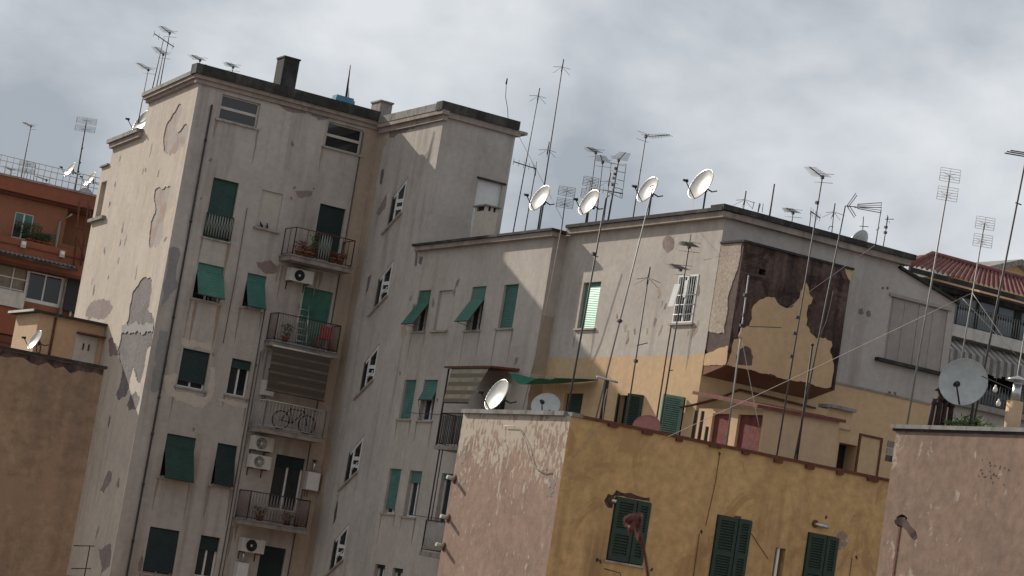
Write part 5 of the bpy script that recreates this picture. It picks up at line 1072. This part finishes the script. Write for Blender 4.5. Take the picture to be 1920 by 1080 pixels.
for i, (tp, bs, r, cap) in enumerate((((1752, 748), (1742, 800), .047, 0), ((1764, 740), (1754, 800), .06, 1), ((1774, 742), (1765, 800), .055, 0), ((1784, 752), (1778, 800), .06, 0))):
    p, q_ = at(tp, 'Y', YPK - .4), at(bs, 'Y', YPK - .4); w = MB(); w.tube([(q_.x, q_.y, zP), q_, p], r, 'copper', 10); w.lathe(p, ZV, ((r * 1.3, -.1), (r * 1.3, -.05), (r, -.04), (r, .0), (0, .0)), 'copper', 10)
    if cap: w.lathe(p, ZV, ((r, .0), (r * .8, .05), (r * 2, .06), (r * 2, .1), (0, .15)), 'copper', 10)
    tag(w.build('stove_pipe'), ('leftmost rusty stove pipe beside the big grey dish', 'rusty stove pipe with a capped top beside the big grey dish', 'third rusty stove pipe from the left, touching the dish outline', 'rightmost rusty stove pipe, below the rim of the big dish')[i], 'stove pipe', STP)
p, q_ = at((1905, 742), 'Y', YPK - 1.6), at((1896, 800), 'Y', YPK - 1.6); ck = thing('chimney', (q_.x, q_.y, zP), 'peach chimney stack with zinc pipe and conical hood at the right edge', 'chimney')
w = MB(); w.tube([(q_.x, q_.y, zP), p + V((0, 0, -.1))], .14, 'beige', 14); w.build('stack', ck); w = MB(); w.tube([p - ZV * .1, p + ZV * .2], .075, 'zinc', 14); w.lathe(p + ZV * .2, ZV, ((.07, 0), (.07, .05), (.19, .06), (.185, .08), (0, .15)), 'zinc', 16); w.build('hood', ck)

# ================================================================ WIRES
def wire(pts, label, r=.008, mat='cable', name='guy_wire', group=None, sag=.0):
    m_ = MB(); q = [V(p) for p in pts]
    if len(q) == 2: a, b = q; q = [a.lerp(b, i / 8) - ZV * (sag * 4 * (i / 8) * (1 - i / 8)) for i in range(9)]
    m_.tube(q, r, mat, 5); tag(m_.build(name), label, 'wire', group)
wire((at((1823, 549), *T3), at((1440, 733), 'Y', 46.5)), 'long pale guy wire slanting from the lower grid pole past the bay', .013) if False else wire((at((1823, 549), *T3), at((1196, 845), 'Y', 46.2)), 'long pale guy wire slanting from the lower grid pole down to the ochre parapet', .0065, sag=.02)
wire((at((1390, 632), *T2), at((1423, 800), 'Y', 48.0)), 'pale guy wire dropping right from the orange insulator', .008)
wire((at((1389, 632), *T2), at((1371, 765), 'Y', 48.3)), 'pale guy wire dropping left from the orange insulator', .008)
wire((at((1823, 549), *T3), at((1900, 660), 'Y', YPK - 1.3)), 'thin wire falling right from the lower grid pole', .007)
wire((at((1805, 560), *T3), at((1905, 665), 'Y', YPK - 1.3)), 'second thin wire falling right in front of the veranda', .006)
wire((at((1640, 460), 'Y', 52.0), at((1520, 545), 'Y', 52.0), at((1450, 600), 'Y', 50.5)), 'thin pale wire across the upper right corner of the dark bay', .008)
wire((at((1562, 545), 'Y', 52.1), at((1556, 575), 'Y', 52.1), at((1548, 605), 'Y', 52.1), at((1536, 632), 'Y', 52.1)), 'curved pale cable hanging down the dark masonry of the bay', .009, name='hanging_cable')
wire((at((970, 250), 'Y', 71), at((1055, 412), 'X', 36.2)), 'stay wire from the tower eave to the wing roof', .008)
wire((at((1300, 372), 'X', 36.2), at((1297, 440), 'X', 35.0), at((1296, 470), 'X', 35.2)), 'thin pale wire hanging over the wing cornice', .006)
wire((at((1053, 425), 'X', 34.5), at((1028, 560), 'X', 34.6), at((1008, 650), 'X', 34.7), at((975, 790), 'X', 34.75)), 'pale cable slung down the outer edge of the sunlit wall', .014)
wire([PG.pt(*PG.uv(p), .05) for p in ((948, 799), (972, 800), (978, 806), (990, 830), (997, 860), (1005, 876), (1018, 883), (1032, 881))], 'loose pale cable looping over the flaking pink gable', .011, name='hanging_cable')
wire([PO.pt(*PO.uv(p), .06) for p in ((1071, 858), (1085, 845), (1100, 828), (1118, 805))], 'pale cable slanting over the left end of the ochre front', .008, name='hanging_cable')
wire((P1.pt(*P1.uv((770, 775)), .15), P1.pt(*P1.uv((838, 779)), .15)), 'dark clothes line under the blue-green shutters above the pink gable', .012, 'cable_d', name='clothes_line')
wire((P1.pt(*P1.uv((779, 967)), .15), P1.pt(*P1.uv((840, 975)), .15)), 'dark clothes line at the lower pair of blue-green shutters', .012, 'cable_d', name='clothes_line')
q_ = at((1389, 627), *T2); w = MB(); w.lathe(q_ - ZV * .12, ZV, ((0, 0), (.045, .03), (.055, .1), (.03, .2), (0, .24)), 'beige', 10); tag(w.build('insulator'), 'orange insulator tied to the guyed pole before the bay', 'insulator')
# bulbs strung at the right
for i, p in enumerate(((1866, 731), (1872, 757))):
    q_ = at(p, 'Y', YPK - 1.3); w = MB(); w.lathe(q_, ZV, ((0, -.05), (.03, -.04), (.043, 0), (.034, .035), (.017, .055), (.017, .085), (0, .085)), 'bulb', 12); w.tube([q_ + ZV * .12, q_ + ZV * .3], .008, 'cable_d', 4); tag(w.build('bulb'), ('upper milky bulb hanging before the far railing', 'lower milky bulb hanging beneath the other one')[i], 'bulb', 'bulbs on a string')
wire((at((1840, 705), 'Y', YPK - 1.3), at((1925, 742), 'Y', YPK - 1.3)), 'dark string that carries the upper bulb', .01, 'cable_d', name='bulb_string'); wire((at((1850, 738), 'Y', YPK - 1.3), at((1925, 765), 'Y', YPK - 1.3)), 'dark string that carries the lower bulb', .01, 'cable_d', name='bulb_string')

# ================================================================ THINGS ON THE FACADE
def ac_unit(tl, br, label, pl=PF, dep_=.38, fan_='dark'):
    u0, z1 = pl.uv(tl); u1, z0 = pl.uv(br); w_ = max(.6, u1 - u0); T = thing('air_conditioner', pl.pt((u0 + u1) / 2, z0, .2), label, 'air conditioner', 'air conditioners on the facade')
    m_ = MB(); m_.pbox(pl, u0, u1, z0, z1, .12, .12 + dep_, 'ac'); m_.build('casing', T)
    c = pl.pt(u0 + (u1 - u0) * .4, (z0 + z1) / 2, .12 + dep_); r = min(u1 - u0, z1 - z0) * .42
    m_ = MB(); m_.lathe(c, pl.n, ((0, .004), (r, .004)), 'black' if fan_ == 'black' else 'iron', 20); m_.build('fan_opening', T)
    m_ = MB()
    for k in range(1, 7): m_.lathe(c, pl.n, ((r * k / 6 - .006, .012), (r * k / 6 + .006, .012), (r * k / 6 + .006, .02)), 'ac' if fan_ != 'black' else 'iron', 20)
    m_.lathe(c, pl.n, ((0, .025), (r * .24, .025), (r * .24, .01)), 'ac', 12)
    for k in range(6): t = k * 1.0472; m_.tube([c + pl.n * .016, c + pl.n * .016 + pl.u * (r * math.cos(t)) + ZV * (r * math.sin(t))], .007, 'ac' if fan_ != 'black' else 'iron', 4)
    m_.build('fan_grille', T)
    m_ = MB()
    for u in (u0 + .12, u1 - .12): m_.pbox(pl, u - .015, u + .015, z0 - .04, z0 - .004, 0, .12 + dep_, 'iron'); m_.pbox(pl, u - .015, u + .015, z0 - .3, z0 - .04, 0, .03, 'iron')
    m_.build('bracket', T)
ac_unit((536, 502), (575, 535), 'air conditioner with a dark square grille under the first balcony', fan_='black')
ac_unit((468, 815), (501, 848), 'upper of the two stacked air conditioners below the bicycle balcony')
ac_unit((463, 850), (496, 881), 'lower of the two stacked air conditioners beside the dark balcony door')
ac_unit((447, 1006), (484, 1038), 'air conditioner with a black fan at the bottom, beside the lowest door', fan_='black')
def boiler(tl, br, label, pl=PF, name='wall_boiler'):
    u0, z1 = pl.uv(tl); u1, z0 = pl.uv(br); T = thing(name, pl.pt((u0 + u1) / 2, z0, .15), label, 'boiler', 'boilers on the balconies')
    m_ = MB(); m_.pbox(pl, u0, u1, z0, z1, .03, .34, 'ac'); m_.pbox(pl, u0 + .02, u1 - .02, z0 + .02, z1 - .02, .341, .355, 'white'); m_.build('casing', T)
    m_ = MB(); c = pl.pt((u0 + u1) / 2, z1, .18); m_.tube([c, c + ZV * .3, c + ZV * .42 - pl.n * .1], .055, 'zinc', 8); m_.lathe(c + ZV * .4, ZV, ((.05, 0), (.09, .01), (.09, .05), (0, .06)), 'iron', 10); m_.build('flue', T)
    m_ = MB(); m_.tube([pl.pt(u0 + .1, z0, .15), pl.pt(u0 + .1, z0 - .25, .1)], .012, 'iron', 5); m_.tube([pl.pt(u0 + .2, z0, .15), pl.pt(u0 + .2, z0 - .25, .1)], .012, 'iron', 5); m_.build('pipe', T)
boiler((571, 883), (589, 921), 'white wall boiler with a flue right of the dark door')
boiler((490, 712), (506, 744), 'grey wall boiler in the shade left of the striped sunshade')
boiler((440, 1052), (455, 1090), 'slim white water heater at the bottom below the black-fan air conditioner')
# pots, ladder, chair, bicycle
def plant(label, p, h, mat, pot='terracotta', seed=0, spread=.22, n=70, name='potted_plant', group='potted plants'):
    p = V(p); T = thing(name, p, label, 'potted plant', group); m_ = MB(); m_.lathe(p, ZV, ((.0, 0), (.10, 0), (.14, .2), (.16, .2), (.16, .24), (.13, .24), (.12, .2), (0, .2)), pot, 12); m_.build('pot', T)
    r_ = random.Random(seed); m_ = MB()
    for i in range(n):
        a_ = r_.uniform(0, 6.283); rr = spread * math.sqrt(r_.random()); zz_ = .22 + h * r_.random() ** .8; c = p + V((rr * math.cos(a_), rr * math.sin(a_), zz_)); d1 = V((r_.uniform(-1, 1), r_.uniform(-1, 1), r_.uniform(-.2, 1))).normalized(); d2 = d1.orthogonal().normalized(); l_ = r_.uniform(.05, .1)
        m_.poly((c, c + d1 * l_ + d2 * l_ * .35, c + d1 * l_ * 2, c + d1 * l_ - d2 * l_ * .35), mat)
    for i in range(5): a_ = i * 1.257; m_.tube([p + ZV * .2, p + V((spread * .6 * math.cos(a_), spread * .6 * math.sin(a_), .22 + h * .7))], .008, mat, 4)
    m_.build('foliage', T)
bx_ = lambda B_, t, o: PF.pt(B_[1] + (B_[2] - B_[1]) * t, B_[3], o)
plant('reddish spiky potted plant at the left corner of the first balcony', bx_(b1, .17, .72), .32, 'redsheet', seed=1)
plant('second reddish potted plant beside the left corner plant of the first balcony', bx_(b1, .28, .75), .22, 'redsheet', seed=2)
plant('reddish potted plant at the right half of the first balcony', bx_(b1, .72, .72), .2, 'redsheet', seed=3)
plant('small potted plant close to the right end of the first balcony', bx_(b1, .84, .74), .18, 'redsheet', seed=4)
plant('tall thin green potted plant beside the zigzag rail of the first balcony', bx_(b1, .38, .7), .75, 'leaf_y', seed=5, spread=.1)
plant('dark leafy plant behind the left rail of the second balcony', bx_(b2, .2, .6), .4, 'leaf', seed=6)
plant('dark leafy plant low on the fourth balcony', bx_(b4, .3, .6), .25, 'leaf', seed=7)
plant('small dark plant at the right of the fourth balcony', bx_(b4, .75, .6), .25, 'leaf', seed=8)
for i in range(4): plant(('round dark bush on the red terrace before the white framed door', 'low dark plant right of the bush on the red terrace', 'second low plant on the red terrace', 'last low plant on the red terrace beside the rain pipe')[i], PRD.pt(PRD.uv((46 + (0, 19, 29, 38)[i], 440))[0], zt2 - .1 - (.0 if i else 0), .75), (.75, .4, .35, .4)[i], 'leaf', seed=20 + i, spread=(.55, .35, .3, .3)[i], n=(420, 140, 110, 110)[i])
for i, (x, hh) in enumerate(((1800, .22), (1816, .36), (1836, .3))): q_ = at((x, 800), 'Y', YPK - .7); plant(('yellow-green plant under the left of the big grey dish', 'tallest yellow-green plant behind the mauve pink coping', 'yellow-green plant right of the big grey dish pole')[i], (q_.x, q_.y, zP + .1), hh, 'leaf_y', seed=30 + i, spread=.24, n=160)
def frame_box(m_, p, w_, d_, h_, t, mat):
    for x in (0, w_):
        for y in (0, d_): m_.tube([p + V((x, y, 0)), p + V((x, y, h_))], t, mat, 5)
ch = thing('garden_chair', bx_(b2, .80, .55), 'red plastic chair on the right end of the second balcony', 'chair'); p = bx_(b2, .80, .5)
m_ = MB(); m_.box(p + V((-.22, -.05, .42)), p + V((.22, .36, .46)), 'red_plastic'); m_.build('seat', ch); m_ = MB(); m_.box(p + V((-.22, -.1, .46)), p + V((.22, -.06, .9)), 'red_plastic'); m_.build('backrest', ch)
for x in (-.2, .2):
    for y in (-.04, .33): m_ = MB(); m_.tube([p + V((x, y, .42)), p + V((x * 1.1, y, .0))], .018, 'red_plastic', 6); m_.build('leg', ch)
ld = MB(); p = bx_(b2, .42, .8)
for x in (-.2, .2): ld.tube([p + V((x, 0, 0)), p + V((x, .35, 1.5))], .022, 'zinc', 6)
for i in range(6): ld.tube([p + V((-.2, .35 * (i + .6) / 6.3, 1.5 * (i + .6) / 6.3)), p + V((.2, .35 * (i + .6) / 6.3, 1.5 * (i + .6) / 6.3))], .016, 'zinc', 6)
tag(ld.build('step_ladder'), 'grey ladder leaning on the wall of the second balcony', 'ladder')
bk = thing('bicycle', bx_(b3, .45, .62), 'black bicycle leaning behind the pale rail of the third balcony', 'bicycle'); p = bx_(b3, .2, .80)
hubs = (p + V((.36, 0, .36)), p + V((1.4, 0, .36)))
for hb_ in hubs:
    m_ = MB(); R_ = .33; m_.tube([hb_ + V((R_ * math.cos(t * .2618), 0, R_ * math.sin(t * .2618))) for t in range(25)], .024, 'tyre', 6)
    for k in range(8): t = k * .785; m_.tube([hb_, hb_ + V((R_ * math.cos(t), 0, R_ * math.sin(t)))], .004, 'alu', 4)
    m_.lathe(hb_ - V((0, .04, 0)), V((0, 1, 0)), ((0, 0), (.03, 0), (.03, .08), (0, .08)), 'tyre', 8); m_.build('wheel', bk)
m_ = MB(); bb, st, hd_ = p + V((.82, 0, .32)), p + V((.66, 0, .82)), p + V((1.22, 0, .82))
for a, c in ((bb, st), (st, hd_), (bb, hd_), (bb, hubs[0]), (st, hubs[0]), (hd_, hubs[1])): m_.tube([a, c], .019, 'tyre', 6)
m_.build('frame', bk); m_ = MB(); m_.tube([st, st + V((-.03, 0, .12))], .014, 'iron', 6); m_.box(st + V((-.15, -.06, .12)), st + V((.1, .06, .17)), 'tyre'); m_.build('saddle', bk)
m_ = MB(); m_.tube([hd_, hd_ + V((-.03, 0, .14)), hd_ + V((-.03, -.25, .16))], .014, 'iron', 6); m_.tube([hd_ + V((-.03, 0, .14)), hd_ + V((-.03, .25, .16))], .014, 'iron', 6); m_.build('handlebar', bk)
# two pigeons in the bricked-up window
def pigeon(p, h, label):
    p = V(p); T = thing('pigeon', p, label, 'bird', 'pigeons on the sill'); d = V((math.cos(h), math.sin(h), 0)); s_ = V((-d.y, d.x, 0))
    m_ = MB(); K = .72; path = [(-.17, .07, .006), (-.10, .09, .03), (-.03, .12, .055), (.04, .15, .058), (.08, .19, .042), (.095, .23, .028), (.105, .26, .03), (.125, .275, .026), (.145, .27, .008)]
    k0 = len(m_.v); n_ = 10; mi = m_.mi('bird')
    for i, (x, z, r) in enumerate([(x * K, z * K, r * K) for x, z, r in path]):
        for j in range(n_): t = 6.2832 * j / n_; m_.v.append(p + d * (x - r * math.sin(t) * .5) + s_ * (r * math.cos(t)) + ZV * (z + r * math.sin(t)))
    for i in range(len(path) - 1):
        for j in range(n_): k = (j + 1) % n_; m_.f.append((k0 + i * n_ + j, k0 + i * n_ + k, k0 + (i + 1) * n_ + k, k0 + (i + 1) * n_ + j)); m_.m.append(mi); m_.sm.append(True)
    for y in (-.02, .02): m_.tube([p + s_ * y + d * .0 + ZV * .08, p + s_ * y + d * .01 + ZV * .004, p + s_ * y + d * .045 + ZV * .004], .005, 'redsheet', 4)
    m_.tube([p + d * .145 * K + ZV * .27 * K, p + d * .17 * K + ZV * .262 * K], .005, 'black', 5, .002); m_.build('body', T)
z_ = PF.uv((492, 428))[1]
for i, x in enumerate(((489, 426), (500, 428))): u = PF.uv(x)[0]; z_ = PF.uv((519, 434))[1]; pigeon(PF.pt(u, z_, .03), 3.6 + i * .5, ('left pigeon perched on the bricked-up window sill', 'right pigeon perched on the bricked-up window sill')[i])
# withered red flower close to the lens, on a bent stem from a balcony pot
q_ = dep((1192, 985), 3.2); fl = thing('withered_flower', q_ - ZV * .75, 'withered red-brown flower head on a bent stem, blurred close to the viewer', 'flower')
m_ = MB(); sp = [dep(p, 3.2) for p in ((1190, 968), (1197, 990), (1204, 1018), (1210, 1045), (1216, 1085), (1222, 1150), (1226, 1300), (1226, 1800))]; m_.tube(sp, .0026, 'petal', 8, .0021); m_.build('stem', fl)
m_ = MB(); fp = lambda x, y, dz=0: dep((x, y), 3.2 + dz)
for li, (outl, dz) in enumerate(((((1190, 962), (1200, 961), (1206, 966), (1204, 980), (1202, 996), (1200, 1012), (1196, 1018), (1192, 1006), (1189, 990), (1187, 972)), 0), (((1190, 962), (1182, 963), (1172, 968), (1168, 974), (1169, 984), (1174, 990), (1180, 987), (1185, 980), (1190, 974)), -.006), (((1186, 974), (1177, 986), (1177, 994), (1181, 1008), (1184, 1004), (1187, 994), (1190, 984)), -.011), (((1198, 966), (1204, 964), (1206, 972), (1203, 990), (1204, 1014), (1200, 1012), (1196, 990)), .006))):
    ring = [fp(x, y, dz + .004 * math.sin(k * 1.9 + li)) for k, (x, y) in enumerate(outl)]; cx_ = sum(x for x, y in outl) / len(outl); cy_ = sum(y for x, y in outl) / len(outl)
    f_, b_2 = fp(cx_, cy_, dz - .006), fp(cx_, cy_, dz + .006)
    for k in range(len(ring)): q1, q2 = ring[k], ring[(k + 1) % len(ring)]; e1, e2 = q1.lerp(f_, .3) - FW * .003, q2.lerp(f_, .3) - FW * .003; m_.poly((q1, q2, e2, e1), 'petal', True); m_.poly((e1, e2, f_), 'petal', True); m_.poly((q2, q1, b_2), 'petal', True)
m_.build('flower_head', fl)

# ================================================================ SKY and SUN
SUN_TO = V((-.33, 1, .554)).normalized()
elev = math.asin(SUN_TO.z); az = math.atan2(SUN_TO.x, SUN_TO.y)
sun_d = bpy.data.lights.new('sun', 'SUN'); sun_d.energy = 4.6; sun_d.angle = math.radians(.6); sun_d.color = (1, .93, .82)
sun = bpy.data.objects.new('sun', sun_d); COL.objects.link(sun); sun.location = (0, 0, 80); sun.rotation_euler = SUN_TO.to_track_quat('Z', 'Y').to_euler()
wd = bpy.data.worlds.new('World'); S.world = wd; wd.use_nodes = True; nt = wd.node_tree
bg = nt.nodes['Background']; bg.inputs['Strength'].default_value = .1
sk = nt.nodes.new('ShaderNodeTexSky'); sk.sky_type = 'NISHITA'; sk.sun_disc = False; sk.sun_elevation = elev; sk.sun_rotation = az
tc = nt.nodes.new('ShaderNodeTexCoord'); mp = nt.nodes.new('ShaderNodeMapping'); mp.inputs['Scale'].default_value = (1, 1, 1.55); mp.inputs['Location'].default_value = (.9, -1.5, 1.3); nt.links.new(tc.outputs['Generated'], mp.inputs[0])
n1 = noi(nt, mp.outputs[0], 9, 8, .5, .12); n2 = noi(nt, mp.outputs[0], 4.6, 2, .5, 0)
add = N(nt, 'ShaderNodeMath', operation='ADD'); nt.links.new(n1, add.inputs[0]); nt.links.new(n2, add.inputs[1]); hf = N(nt, 'ShaderNodeMath', operation='MULTIPLY'); nt.links.new(add.outputs[0], hf.inputs[0]); hf.inputs[1].default_value = .5
cl = nt.nodes.new('ShaderNodeValToRGB'); nt.links.new(hf.outputs[0], cl.inputs[0]); e = cl.color_ramp.elements
e[0].position = .43; e[0].color = (.335, .368, .412, 1); e[1].position = .60; e[1].color = (.70, .725, .755, 1)
sc_ = nt.nodes.new('ShaderNodeVectorMath'); sc_.operation = 'SCALE'; nt.links.new(cl.outputs[0], sc_.inputs[0]); sc_.inputs['Scale'].default_value = 10
nt.links.new(mixc(nt, .95, sk.outputs[0], sc_.outputs[0]), bg.inputs[0])
S.view_settings.view_transform = 'Standard'; S.view_settings.look = 'None'; S.view_settings.gamma = 1; S.view_settings.exposure = 0.12
S.render.engine = 'CYCLES'; S.cycles.max_bounces = 6; S.cycles.use_denoising = True
